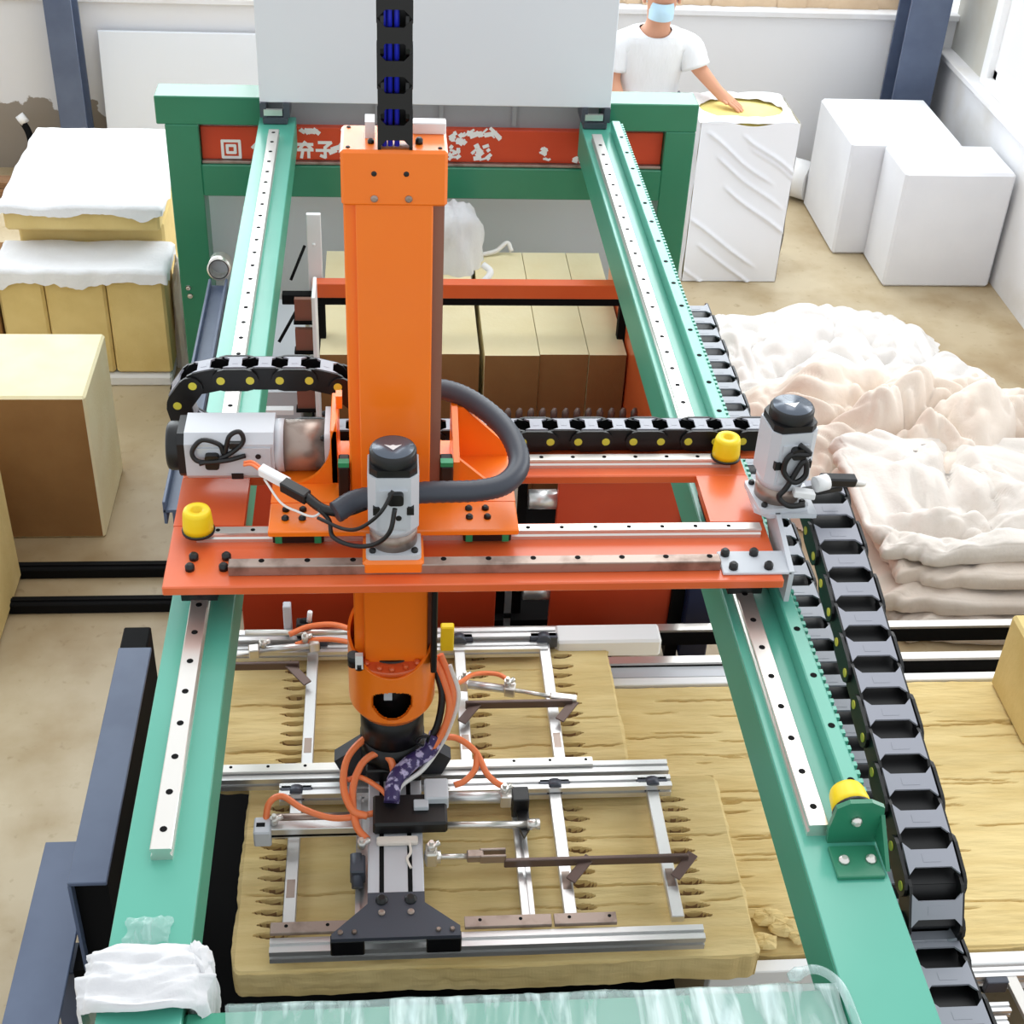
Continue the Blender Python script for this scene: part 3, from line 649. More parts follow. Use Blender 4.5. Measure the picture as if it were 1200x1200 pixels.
# ------------------------------------------------------------------ gripper
GR = thing('needle_gripper', 'aluminium needle gripper frame hanging below the column', 'gripper', (-.195, .4, .46))
def slotted(mb, axis, a0, a1, u, z, s=.04, m=0):
    h = s/2; g = s*.12; d = s*.2
    pr = [(-h, -h), (-g, -h), (-g, -h+d), (g, -h+d), (g, -h), (h, -h), (h, -g), (h-d, -g), (h-d, g), (h, g), (h, h), (g, h), (g, h-d), (-g, h-d), (-g, h), (-h, h), (-h, g), (-h+d, g), (-h+d, -g), (-h, -g)]
    mb.prism([(u+p, z+q) for p, q in pr], 'yz' if axis == 'x' else 'xz', a0, a1, m)
def flatbar_x(mb, x0, x1, y, z, w=.03, t=.012, m=0, hm=1):
    mb.box(x0, x1, y-w/2, y+w/2, z, z+t, m, .001); x = x0+.04
    while x < x1: mb.cyl((x, y+.004, z+t-.002), (x, y+.004, z+t+.0006), .005, n=8, m=hm); x += .105
# long X bars
m = MB(); slotted(m, 'x', -.515, .60, -.185, .478, .044); part('long_bar', m, ALU, GR)
for a_, b_ in ((-.515, -.30), (-.02, .205), (.212, .375)):
    m = MB(); flatbar_x(m, a_, b_, -.140, .50, .034); part('clamp_strip', m, [STEEL_W, BLACKM], GR)
m = MB(); slotted(m, 'x', -.52, .60, .345, .478, .044); part('long_bar', m, ALU, GR)
m = MB(); slotted(m, 'x', -.70, .60, .405, .478, .044); part('long_bar', m, ALU, GR)
for a_, b_ in ((-.70, -.31), (-.10, .38)):
    m = MB(); flatbar_x(m, a_, b_, .418, .50, .030); part('clamp_strip', m, [STEEL, BLACKM], GR)
m = MB(); slotted(m, 'x', -.70, .33, 1.005, .478, .044); part('long_bar', m, ALU, GR)
m = MB(); slotted(m, 'x', -.70, .30, .955, .468, .034); part('long_bar', m, ALU, GR)
# Y bars carrying needles
def ybar(x, y0, y1, w=.034, z=.455, tw=0):
    m = MB(); m.box(x-w/2, x+w/2, y0, y1, z, z+.024, 0, .002)
    m.box(x-w/2+.006, x+w/2-.006, y0+.1, y0+.16, z+.0235, z+.0246, 1)
    y = y0+.03
    while y < y1-.02: m.cyl((x, y, z+.004), (x-.008, y, z-.05), .0016, .0008, n=5, m=2); y += .035
    return part('needle_bar', m, [ALU, STEEL_W, STEEL], GR)
for x in (-.472, .262, .545): ybar(x, -.12, .345)
m = MB(); slotted(m, 'y', -.12, .345, .150, .470, .034); part('cross_profile', m, ALU, GR)
m = MB(); slotted(m, 'y', -.12, .345, -.285, .470, .034); part('cross_profile', m, ALU, GR)
for x in (-.448, .016, .290): ybar(x, .405, .985)
# black end sockets where bars meet
for x, y in ((-.472, .335), (.262, .335), (.545, .335), (-.448, .965), (.016, .975), (.290, .975)):
    m = MB(); m.cyl((x, y-.008, .485), (x, y+.02, .485), .024, n=14); m.box(x-.045, x+.045, y+.0, y+.025, .455, .50, 0, .003); part('bar_socket', m, DARKGREY, GR)
# dark link bars and tilted arms
def link(x0, x1, y, z=.515):
    m = MB(); m.box(x0, x1, y-.006, y+.006, z-.014, z+.014, b=.002); part('link_bar', m, BROWNSTEEL, GR)
def arm(x, y, dx=.028, dy=.05):
    m = MB(); d = Vector((dx, dy, .012)); q = Vector((dy, -dx, 0)).normalized()*.0145; n_ = d.cross(q).normalized()*.003
    m.obox((x+dx*.3, y-dy*.25, .510), d*.66, q, n_, b=.002); part('tilt_arm', m, BROWNSTEEL, GR)
link(.095, .595, .045); arm(.285, .035, .045, .05); arm(.568, .035, .045, .05)
link(.02, .345, .655); arm(.02, .64, .04, .05); arm(.315, .64, .04, .05)
link(-.70, -.485, .845); arm(-.475, .83, -.05, .06)
# centre profile
for (y0, y1) in ((-.13, .33), (.46, .98)):
    m = MB(); m.box(-.268, -.122, y0, y1, .50, .556, 0, .003)
    for xg in (-.232, -.158): m.box(xg-.006, xg+.006, y0, y1, .5555, .5568, 1)
    part('centre_profile', m, [ALU2, BLACKM], GR)
# triangular plates
def triplate(y_back, y_front, z=.557):
    sgn = 1 if y_front > y_back else -1
    m = MB(); poly = [(-.268, y_back), (-.122, y_back), (-.122, y_back+sgn*.035), (-.035, y_back+sgn*.11), (-.035, y_front), (-.357, y_front), (-.357, y_back+sgn*.125), (-.268, y_back+sgn*.035)]
    m.prism(poly, 'xy', z, z+.012); 
    tp = part('tie_plate', m, DARKGREY, GR)
    for x, y, r in ((-.232, y_back+sgn*.025, .016), (-.158, y_back+sgn*.025, .016), (-.232, y_back+sgn*.065, .009), (-.158, y_back+sgn*.065, .009), (-.335, y_front-sgn*.018, .007), (-.30, y_front-sgn*.018, .007), (-.055, y_front-sgn*.018, .007), (-.09, y_front-sgn*.018, .007)):
        b = MB(); b.bolt((x, y, z+.012), r=r, h=.004); part('bolt', b, BLACK if r > .01 else STEEL_W, tp)
    for x0, x1 in ((-.36, -.275), (-.12, -.032)):
        m = MB(); m.box(x0, x1, min(y_front, y_front-sgn*.025), max(y_front, y_front-sgn*.025), .50, z, b=.003); part('spacer', m, BLACK, tp)
triplate(-.085, -.225)
# black hub and wings under the column
m = MB(); m.cyl((CX, CY, .56), (CX, CY, .67), .09, n=28); m.box(-.275, -.12, .31, .49, .555, .60, b=.004); part('hub', m, BLACK, GR)
for sg in (-1, 1):
    m = MB(); c = -.2; m.prism([(c+sg*.05, .63), (c+sg*.085, .63), (c+sg*.165, .565), (c+sg*.155, .54), (c+sg*.14, .505), (c+sg*.05, .505)], 'xz', .385, .43); part('hub_wing', m, WINGM, GR)
# pneumatic cylinders
def cylinder(p0, p1, rodend, r=.018, label=None):
    m = MB(); m.cyl(p0, p1, r, n=16); cb = part('air_cylinder', m, ALU, GR, label)
    d = (Vector(p1)-Vector(p0)).normalized()
    for p, s in ((p0, 1), (p1, -1)):
        e = MB(); P = Vector(p); e.obox(P+d*s*.012, d*.016, Vector((-d.y, d.x, 0))*(r+.005), (0, 0, r+.005), b=.003); part('end_block', e, STEEL, cb)
    if rodend:
        e = MB(); e.cyl(p1, rodend, .007, n=10); part('rod', e, STEEL, cb)
m = MB(); m.box(-.53, -.285, .150, .182, .515, .552, 0, .002); m.box(-.53, -.285, .1495, .155, .522, .530, 1); bx = part('air_cylinder', m, [ALU, BLACKM], GR)
m = MB(); m.box(-.575, -.528, .135, .195, .50, .556, 0, .004); m.box(-.568, -.545, .158, .172, .5555, .557, 1); part('end_block', m, [GREY, BLACKM], bx)
m = MB(); m.cyl((-.53, .215, .525), (-.30, .215, .525), .012, n=10); part('guide_rod', m, STEEL_W, GR)
cylinder((-.085, .252, .55), (.125, .248, .55), None, .017)
m = MB(); m.box(.128, .175, .215, .268, .50, .572, b=.003); m.prism([(.14, .22), (.175, .22), (.172, .15), (.155, .12), (.145, .15)], 'xy', .52, .53); part('cylinder_bracket', m, BLACK, GR)
m = MB(); m.cyl((-.11, .165, .535), (.165, .160, .535), .0105, n=12); m.cyl((.165, .160, .535), (.20, .160, .535), .016, n=10); part('guide_rod', m, STEEL, GR)
m = MB(); m.cyl((-.12, .06, .53), (.01, .058, .53), .008, n=10); m.cyl((-.118, .06, .53), (-.075, .06, .53), .018, n=12); m.box(-.115, -.085, .04, .085, .51, .56, b=.004); part('piston_rod', m, STEEL, GR)
m = MB(); m.box(-.005, .04, .045, .072, .518, .543, b=.003); m.box(.03, .10, .066, .074, .516, .545, b=.002); m.box(.03, .10, .043, .051, .516, .545, b=.002); part('clevis', m, STEEL_W, GR)
m = MB(); m.box(-.255, -.055, .115, .225, .558, .60, b=.006); vb = part('valve_block', m, BLACK, GR)
m = MB(); m.box(-.115, -.05, .185, .26, .575, .622, b=.004); m.box(-.145, -.105, .16, .19, .60, .615, b=.002); part('valve_body', m, GREY, vb)
m = MB(); m.box(-.245, -.135, .075, .10, .557, .575, b=.006); m.tube(spline([(-.16, .09, .572), (-.155, .05, .565), (-.165, .03, .56), (-.155, 0, .559)], 5), .004, 6); part('glue_patch', m, FELT, GR)
m = MB(); m.cyl((-.30, .06, .55), (-.295, -.02, .51), .016, n=10); m.box(-.315, -.275, .0, .06, .50, .55, 0, .004); part('rod_pivot', m, [DARKGREY], GR)
for fx, fy, fz in ((-.07, .25, .568), (.108, .25, .568), (-.095, .275, .56), (-.10, .06, .56), (-.285, .08, .555), (-.52, .17, .556), (.02, .735, .545), (.15, .705, .545), (-.60, .912, .535), (-.47, .93, .54)):
    m = MB(); m.cyl((fx, fy, fz), (fx, fy, fz+.022), .011, n=10); m.cyl((fx, fy, fz+.012), (fx+.022, fy+.008, fz+.018), .008, n=8); m.cyl((fx, fy, fz+.022), (fx, fy, fz+.032), .006, n=8); part('air_fitting', m, STEEL, GR)
# rear cylinders
cylinder((.005, .735, .53), (.17, .70, .53), (.30, .675, .52), .013)
m = MB(); m.obox((.32, .672, .518), (.04, -.008, 0), (.002, .012, 0), (0, 0, .012), b=.003); part('rod_clevis', m, STEEL, GR)
cylinder((-.64, .905, .52), (-.43, .93, .525), (-.72, .89, .515), .012)
m = MB(); m.cyl((-.66, .985, .53), (-.33, .98, .53), .010, n=10); part('guide_rod', m, STEEL, GR)
m = MB(); m.box(-.54, -.515, 1.0, 1.03, .50, .62, 0, .003); m.cyl((-.47, 1.0, .50), (-.47, 1.0, .56), .02, n=10, m=1); m.box(-.50, -.45, .985, 1.02, .50, .56, 1, .003); m.cyl((-.46, 1.0, .56), (-.455, 1.0, .60), .008, n=8, m=2); part('rear_fitting', m, [GREY, BLACK, WHITE], GR)
m = MB(); m.box(-.045, -.003, .93, .958, .485, .585, b=.004); solo('block', m, YELLOW, 'small bright yellow block clipped on rear gripper bar', 'block', (0, .96, .50))
m = MB(); m.bolt((0, .945, .55), (0, -1, 0), .008, .002); 
# air hoses
AH = 'orange air hoses on the gripper'
def hose(label, pts, r=.0075): return cable(label, pts, r*1.22, HOSE, 'hose', 'air_hose', 8, AH)
hose('big orange hose arch left of the black hub', [(-.13, .36, .63), (-.18, .40, .665), (-.25, .39, .67), (-.32, .32, .655), (-.335, .24, .62), (-.31, .17, .60), (-.27, .16, .585)], .0085)
hose('smaller orange hose arch inside the big one', [(-.195, .27, .60), (-.205, .31, .64), (-.24, .33, .65), (-.285, .30, .64), (-.31, .23, .61), (-.30, .14, .575), (-.27, .10, .56)], .0085)
hose('orange hose from left cylinder end to the valve block', [(-.545, .185, .545), (-.535, .215, .585), (-.50, .225, .60), (-.44, .19, .585), (-.36, .165, .575), (-.27, .17, .58), (-.20, .19, .585)], .0075)
hose('thin orange hose curling into black valve plug', [(-.325, .265, .615), (-.29, .27, .62), (-.24, .24, .61), (-.215, .215, .60)], .006)
hose('orange hose looping right down to the cylinder end', [(-.10, .36, .66), (-.03, .38, .655), (.03, .36, .62), (.06, .31, .585), (.085, .285, .572), (.105, .275, .565)], .0075)
hose('orange hose curving back to the cylinder valve', [(.035, .355, .615), (.03, .32, .59), (.0, .29, .575), (-.03, .28, .568)], .0075)
hose('orange hose bundle strand rising beside collar cup', [(-.125, .32, .62), (-.09, .33, .68), (-.055, .345, .74), (-.035, .37, .82), (-.05, .40, .88), (-.07, .42, .93)], .008)
hose('second orange strand rising beside collar cup', [(-.15, .30, .61), (-.105, .315, .66), (-.065, .33, .72), (-.045, .355, .80), (-.062, .385, .87), (-.085, .41, .92)], .008)
hose('orange hose reaching the rear right cylinder', [(-.06, .42, .80), (0, .60, .66), (.05, .72, .58), (.12, .74, .56), (.16, .715, .55)], .006)
hose('orange hose lying on the rear left bar', [(-.52, .95, .55), (-.46, .975, .56), (-.38, .965, .575), (-.31, .90, .60), (-.29, .80, .66), (-.26, .62, .75)], .0075)
hose('lower orange hose under the rear left cylinder', [(-.50, .925, .53), (-.44, .935, .54), (-.37, .92, .55), (-.31, .86, .58), (-.28, .70, .66)], .0065)
cable('white cable running beside orange hoses to valve', [(-.19, .20, .59), (-.18, .24, .61), (-.12, .29, .62), (-.075, .33, .66), (-.045, .35, .72), (-.02, .375, .82), (-.045, .41, .90)], .007, CABLEW)
sp = spline([(-.205, .19, .60), (-.195, .25, .625), (-.15, .30, .64), (-.10, .325, .66), (-.08, .34, .71)], 8)
m = MB(); m.tube(sp, [.024-.006*abs(k/len(sp)-.4) for k in range(len(sp))], 10); solo('cable_sleeve', m, PURPLE, 'dark purple patterned sleeve around cables above valve block', 'cable sleeve', tuple(sp[0]))
cable('dark cable strand beside the collar cup', [(-.10, .33, .69), (-.075, .345, .75), (-.065, .37, .83), (-.08, .40, .89)], .010)
m = MB(); m.tube([(-.105+.03*math.cos(a), .333+.0*math.cos(a), .69+.018*math.sin(a)) for a in [k*math.pi/8 for k in range(17)]], .004, 6); solo('cable_tie', m, CABLE, 'black cable tie around the hose bundle', 'cable tie', (-.1, .33, .68))

# ------------------------------------------------------------------ mineral wool slabs
def slab(label, x0, x1, y0, y1, z0, z1, dents, cracks, seed, nx, ny, mt, name='mineral_wool_slab', corner=None, group=None):
    loc = ((x0+x1)/2, (y0+y1)/2, z0)
    def dz(x, y):
        d = .0035*fract(x*2.2+seed, y*14+seed)+.003*nz(x*9+seed, y*30)
        for (a, b, yc, hw, dep) in dents:
            if a <= x <= b and abs(y-yc) < hw*1.4:
                u = (x-(a+b)/2)/((b-a)/2); ww = hw*max(0.02, 1-abs(u)**2.2)
                v_ = abs(y-yc+.002*math.sin(x*60))/ww
                if v_ < 1: d -= dep*(1-v_**2)
        for (a, b, yc, dep, ph) in cracks:
            if a <= x <= b:
                yy = yc+.008*nz(x*6+ph, ph)+.004*nz(x*25, ph); k = abs(y-yy)
                e = min(1, min(x-a, b-x)/.04+.15)
                if k < .0042: d -= dep*e*(1-k/.0042)
        return d
    mb = MB(); V = []; F = []
    def edge(x, y, u, v):
        ox = oy = 0
        if u in (0, 1): ox = .008*fract(y*7+seed, seed)+.003*nz(y*40, seed)
        if v in (0, 1): oy = .008*fract(x*5+seed, seed+3)+.004*nz(x*30, seed)
        if corner:   # rounded corners
            r = corner; cx_ = x0+r if x < x0+r else (x1-r if x > x1-r else None); cy_ = y0+r if y < y0+r else (y1-r if y > y1-r else None)
            if cx_ is not None and cy_ is not None:
                dx, dy = x-cx_, y-cy_; q = max(abs(dx), abs(dy)); l = math.hypot(dx, dy)
                if l > 1e-6: return cx_+dx*q/l+ox, cy_+dy*q/l+oy
        return x+ox, y+oy
    for j in range(ny+1):
        for i in range(nx+1):
            u, v = i/nx, j/ny; x, y = x0+(x1-x0)*u, y0+(y1-y0)*v; xx, yy = edge(x, y, u, v)
            e = min(min(x-x0, x1-x), min(y-y0, y1-y)); V.append((xx, yy, z1+dz(x, y)-(.006 if e < .004 else 0)))
    for j in range(ny):
        for i in range(nx): k = j*(nx+1)+i; F.append((k, k+1, k+nx+2, k+nx+1))
    border = [i for i in range(nx+1)]+[j*(nx+1)+nx for j in range(1, ny+1)]+[ny*(nx+1)+i for i in range(nx-1, -1, -1)]+[j*(nx+1) for j in range(ny-1, 0, -1)]
    base = len(V); nb = len(border); mid = base+nb
    cxm, cym = loc[0], loc[1]
    for k in border: x, y, z = V[k]; V.append((x+.006*nz(x*20, y*20, 5), y+.006*nz(x*20, y*20, 9), (z0+z)/2))
    for k in border: x, y, z = V[k]; V.append((x, y, z0))
    for i in range(nb): k = (i+1) % nb; F.append((border[i], base+i, base+k, border[k])); F.append((base+i, mid+i, mid+k, base+k))
    F.append(tuple(mid+i for i in range(nb)))
    nt_ = nx*ny
    def dent(x, y):
        for (a, b, yc, hw, dep) in dents:
            if a <= x <= b and abs(y-yc) < hw:
                u = (x-(a+b)/2)/((b-a)/2)
                if abs(y-yc+.002*math.sin(x*60)) < .72*hw*max(0.02, 1-abs(u)**2.2): return True
        return False
    def in_dent(f): return bool(dents) and dent(sum(V[k][0] for k in f)/4, sum(V[k][1] for k in f)/4)
    top = F[:nt_]; mb.add(V, [f for f in top if not in_dent(f)]+F[nt_:], 0, False); mb.add(V, [f for f in top if in_dent(f)], 1, False)
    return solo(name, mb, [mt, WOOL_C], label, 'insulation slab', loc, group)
rnd = random.Random(3)
def row(xa, xb, ya, yb, n): return [(min(xa, xb)+rnd.uniform(-.008, .008), max(xa, xb)+rnd.uniform(-.008, .008), ya+(yb-ya)*(i+.5)/n+rnd.uniform(-.003, .003), .0105, .03) for i in range(n)]
d1 = row(-.56, -.475, -.12, .36, 13)+row(.275, .345, -.10, .33, 11)+row(.555, .645, -.10, .35, 12)
c1 = [(-.60, .76, .03, .014, 1.3), (-.2, .75, .20, .009, 4.1), (.0, .5, -.04, .008, 2.2), (-.3, .0, .12, .006, 7.7), (.62, .75, -.03, .01, 5.0), (-.60, -.5, .27, .01, 3.3)]
slab('tan insulation slab under the front half of the gripper', -.615, .755, -.215, .43, .335, .43, d1, c1, 1.7, 170, 210, WOOL, corner=.03, group='insulation slabs under the gripper')
d2 = row(-.535, -.455, .50, .93, 11)+row(.03, .10, .50, .98, 11)+row(.30, .38, .50, .98, 11)
c2 = [(-.70, .50, .56, .013, 9.1), (-.70, -.3, .76, .011, 2.4), (-.25, .0, .80, .007, 6.4), (.2, .5, .68, .008, 3.9), (.05, .3, .90, .006, 1.9)]
slab('tan insulation slab under the rear half of the gripper', -.715, .505, .485, 1.0, .335, .43, d2, c2, 4.9, 150, 170, WOOL, corner=.015, group='insulation slabs under the gripper')
rc = random.Random(11)
c3 = [(a, a+l, rc.uniform(-.1, .88), rc.uniform(.006, .016), rc.uniform(0, 50)) for a, l in [(rc.uniform(.5, 2.0), rc.uniform(.05, .35)) for _ in range(85)]]
slab('wide cracked insulation mat lying on the conveyor at right', .50, 2.35, -.13, .93, .235, .318, [], c3, 8.2, 190, 330, WOOL, name='mineral_wool_mat', corner=None)
for k, (x, y, s) in enumerate(((.80, -.10, .05), (.87, -.055, .06), (.83, -.02, .055), (.90, -.09, .04))):
    m = MB(); V = []
    ang = k*.7
    def chunk(u, v, s=s, x=x, y=y, k=k):
        a = 2*math.pi*u; b_ = math.pi*(v-.5); r = s*(.75+.35*nz(math.cos(a)*1.5+k, math.sin(a)*1.5, v*3))
        return (x+r*math.cos(a)*math.cos(b_), y+.7*r*math.sin(a)*math.cos(b_), .335+.3*r*math.sin(b_))
    m.grid(chunk, 14, 8, smooth=False); solo('wool_crumb', m, WOOL, 'torn crumbs of insulation on mat beside front slab corner', 'insulation crumb', (x, y, .32), 'torn insulation crumbs')

# ------------------------------------------------------------------ conveyor at right and under the gripper
CV = thing('conveyor_table', 'low conveyor table with white edge rails under the insulation mat', 'conveyor', (1.0, .4, 0))
m = MB(); m.box(.30, 2.6, .94, .975, .20, .318, b=.003); part('edge_rail', m, WHITE, CV, 'white edge rail')
m = MB(); m.box(.64, 2.6, -.185, -.145, .20, .318, b=.003); part('edge_rail', m, WHITE, CV, 'white edge rail')
for y, z in ((1.055, .30), (1.21, .31)):
    m = MB(); m.box(-.8, 2.8, y, y+.03, z-.06, z, 0); m.box(-.8, 2.8, y-.002, y+.032, z, z+.010, 1); part('cross_rail', m, [BLACKM, STEEL], CV, 'black rail with bright top')
x = .68
while x < 2.5:
    m = MB(); m.cyl((x, -.145, .21), (x, .94, .21), .022, n=12); part('roller', m, STEEL, CV); x += .09
for x in (.32, 1.4, 2.5):
    for y in (-.17, .955, 1.22):
        m = MB(); m.box(x-.025, x+.025, y-.02, y+.02, 0, .22 if y < 1 else .25, b=.002); part('leg', m, BLACKM, CV)
m = MB(); m.box(.50, 1.0, 1.0, 1.05, .285, .295); part('cover_strip', m, GREY, CV)
# added black plates standing for the dark, shaded void under the gripper
PT = thing('dark_void_bed', 'added black plates for the dark void under the gripper', 'machine bed', (-.2, 0, 0))
m = MB(); m.box(-.86, .60, -1.6, 1.38, 0, .05); part('dark_void_plate', m, BLACKM, PT)
m = MB(); m.box(-.86, .62, -.98, -.94, .05, .55); part('front_panel', m, BLACKM, PT)  # dark panel added to blacken the gap below the front slab
# second gripper seen at the lower right corner
G2 = thing('side_lifter', 'aluminium bar frame lying at the lower right edge', 'lifter frame', (1.5, -.3, 0))
m = MB(); slotted(m, 'x', 1.24, 2.3, -.215, .31, .03); part('long_bar', m, ALU, G2)
m = MB(); slotted(m, 'x', 1.20, 1.42, -.315, .30, .028); part('long_bar', m, ALU, G2)
m = MB(); slotted(m, 'x', 1.20, 1.40, -.355, .30, .026); part('long_bar', m, ALU, G2)
m = MB(); m.obox((1.46, -.36, .315), (.016, 0, 0), (-.01, .14, 0), (0, 0, .008), 0, .001); m.cyl((1.466, -.33, .322), (1.466, -.33, .3235), .006, n=8, m=1); part('cross_bar', m, [STEEL, BLACKM], G2)
m = MB(); m.box(1.38, 1.44, -.25, -.23, .28, .325, b=.002); part('end_clip', m, DARKGREY, G2)
for x in (1.25, 2.2):
    m = MB(); m.box(x, x+.03, -.23, -.20, 0, .295); part('leg', m, BLACKM, G2)
m = MB(); m.box(1.15, 2.3, -.9, -.27, 0, .16, b=.004); solo('brown_board', m, WOOL_B, 'brown board lying low under the side lifter frame', 'board', (1.7, -.6, 0))
m = MB(); m.box(1.80, 2.3, .62, .92, .319, .62, b=.01); solo('insulation_block', m, [WOOL_M], 'tan block standing on conveyor mat at right edge', 'insulation block', (2.0, .8, .319))

# ------------------------------------------------------------------ red infeed machine behind
RM = thing('infeed_machine', 'red steel infeed machine low behind the gripper', 'machine', (0, 1.5, 0))
m = MB(); m.box(-.72, .17, 1.42, 1.45, .10, .86, b=.003); part('side_panel', m, RED, RM)
m = MB(); m.box(.365, .80, 1.42, 1.45, .10, .86, b=.003); part('side_panel', m, RED, RM)
m = MB(); m.box(.43, .54, 1.412, 1.42, .80, .835, 0); m.box(.445, .475, 1.409, 1.412, .808, .828, 1); m.box(.49, .53, 1.409, 1.412, .806, .83, 1); part('rating_plate', m, [BLACK, WHITE], RM)
m = MB(); m.box(.80, .845, 1.40, 1.46, .02, .84, b=.003); part('dark_post', m, BLACKM, RM)
m = MB(); m.box(.845, .945, 1.36, 1.48, .05, .45, b=.006); m.box(.87, .89, 1.357, 1.36, .12, .15, 1); m.prism([(.90, .15), (.925, .15), (.91, .12)], 'xz', 1.357, 1.36, 1); part('motor_case', m, [DARKBLUE, WHITE], RM)
for z in (.3, .5, .7):
    m = MB(); m.cyl((.27, 1.46, z), (.365, 1.46, z), .035, n=16); part('roller', m, ALU, RM)
m = MB(); m.box(.17, .27, 1.5, 1.53, .02, .86); part('inner_plate', m, BLACKM, RM)
m = MB(); m.box(.205, .228, 1.43, 1.45, .02, .86, 0)
for z in (.2, .35, .5, .65, .78): m.box(.203, .230, 1.425, 1.43, z, z+.02, 1)
part('slotted_strip', m, [ALU, BLACKM], RM)
m = MB(); m.box(.72, .745, 1.75, 2.9, .1, .93, b=.003); part('guide_wall', m, ORANGE_D, RM)
m = MB(); m.box(-.72, .72, 1.46, 3.2, .10, .16); part('bed', m, BLACKM, RM)
m = MB(); m.box(.10, .72, 1.86, 1.90, .675, .735, b=.003); fb = part('finger_bar', m, STEEL_W, RM)
x = .225
while x < .70:
    m = MB(); m.tube([(x, 1.88, .735), (x, 1.88, .785), (x+.003, 1.885, .80)], [.013, .013, .006], 10); part('spring_finger', m, BROWNSTEEL, fb); x += .042
for x in (.13, .69):
    m = MB(); m.box(x-.02, x+.02, 1.86, 1.9, .16, .675); part('finger_bar_leg', m, BLACKM, RM)
# white long cover box
m = MB(); m.box(.335, .68, .985, 1.075, .40, .47, b=.008); solo('white_cover', m, WHITE, 'white rectangular cover box beside rear gripper bar', 'cover', (.5, 1.03, .40))
# orange press bar
PB = thing('press_bar', 'thin orange angle bar across machine above standing boards', 'bar', (.1, 2.4, .9))
m = MB(); m.box(-.485, .68, 2.37, 2.378, .985, 1.04, b=.002); m.box(-.485, .68, 2.37, 2.42, 1.036, 1.044, b=.002); part('angle_bar', m, ORANGE_D, PB)
m = MB(); m.box(-.60, .73, 2.39, 2.43, .945, .985, b=.002); part('black_backing', m, BLACKM, PB)
for x0 in (-.475, .69):
    m = MB(); m.box(x0, x0+.035, 2.39, 2.43, .16, .945, b=.002); part('upright', m, BLACKM, PB)
# white post and brown stepped brackets left of column
WP = thing('white_post', 'upright white flat post beside orange angle bar', 'post', (-.47, 2.44, .0))
m = MB(); m.box(-.50, -.447, 2.44, 2.46, .16, 1.29, b=.002); m.bolt((-.475, 2.44, 1.17), (0, -1, 0), .006, .003, 0); part('post_body', m, WHITE, WP)
SB = thing('stepped_rack', 'narrow brown stepped rack below the white post', 'rack', (-.5, 2.05, .16))
for k in range(4):
    z = .80+k*.105; y = 2.02+.03*k
    m = MB(); m.box(-.535, -.47, y, y+.02, z-.085, z); m.box(-.54, -.465, y-.012, y+.03, z-.095, z-.085, 1); part('step_plate', m, [RAILB, BLACKM], SB)
m = MB(); m.box(-.468, -.455, 2.0, 2.16, .16, 1.18, b=.002); part('side_strip', m, WHITE, SB)
m = MB(); m.box(-.66, -.55, 1.92, 1.95, .62, .645); m.box(-.66, -.55, 2.0, 2.03, .70, .72); part('white_rungs', m, WHITE, SB)
m = MB(); m.box(-.56, -.455, 1.72, 1.74, .62, .80, b=.003); m.box(-.455, -.44, 1.72, 1.76, .60, .83, b=.002); part('front_plate', m, BROWNSTEEL, SB)
m = MB(); m.box(-.66, -.535, 2.16, 2.9, .16, .70); solo('grey_guard', m, GREY, 'pale grey guard box beside left beam below press bar', 'guard', (-.6, 2.5, .16))
for k, (p, q, l) in enumerate((((-.60, 2.15, .92), (-.52, 2.25, 1.03), 'thin black rod slanting below the black press bar'), ((-.56, 2.35, 1.07), (-.51, 2.45, 1.16), 'thin black rod slanting above the black press bar'))):
    m = MB(); m.tube([p, q], .006, 8); solo('rod', m, BLACKM, l, 'rod', p)
# standing boards
boards = [(-.46, -.275), (-.27, -.06), (-.055, .145), (.165, .375), (.378, .565), (.568, .712)]
BL = ['pale standing insulation board left of the column', 'pale standing insulation board hidden mostly by column', 'pale standing insulation board right beside the column',
      'pale standing insulation board after the dark gap', 'middle pale standing insulation board right of the gap', 'pale standing insulation board against the orange wall']
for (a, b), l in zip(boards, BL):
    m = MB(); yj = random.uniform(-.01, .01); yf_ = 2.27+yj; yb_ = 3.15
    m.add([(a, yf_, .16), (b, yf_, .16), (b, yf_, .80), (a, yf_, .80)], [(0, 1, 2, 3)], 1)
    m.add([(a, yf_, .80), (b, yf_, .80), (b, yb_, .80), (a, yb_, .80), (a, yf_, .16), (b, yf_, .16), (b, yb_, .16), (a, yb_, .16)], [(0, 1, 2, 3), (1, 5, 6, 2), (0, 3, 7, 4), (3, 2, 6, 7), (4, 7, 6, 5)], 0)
    solo('insulation_board', m, [WOOL_L, WOOL_B], l, 'insulation board', ((a+b)/2, 2.7, .16), 'standing insulation boards in the machine')
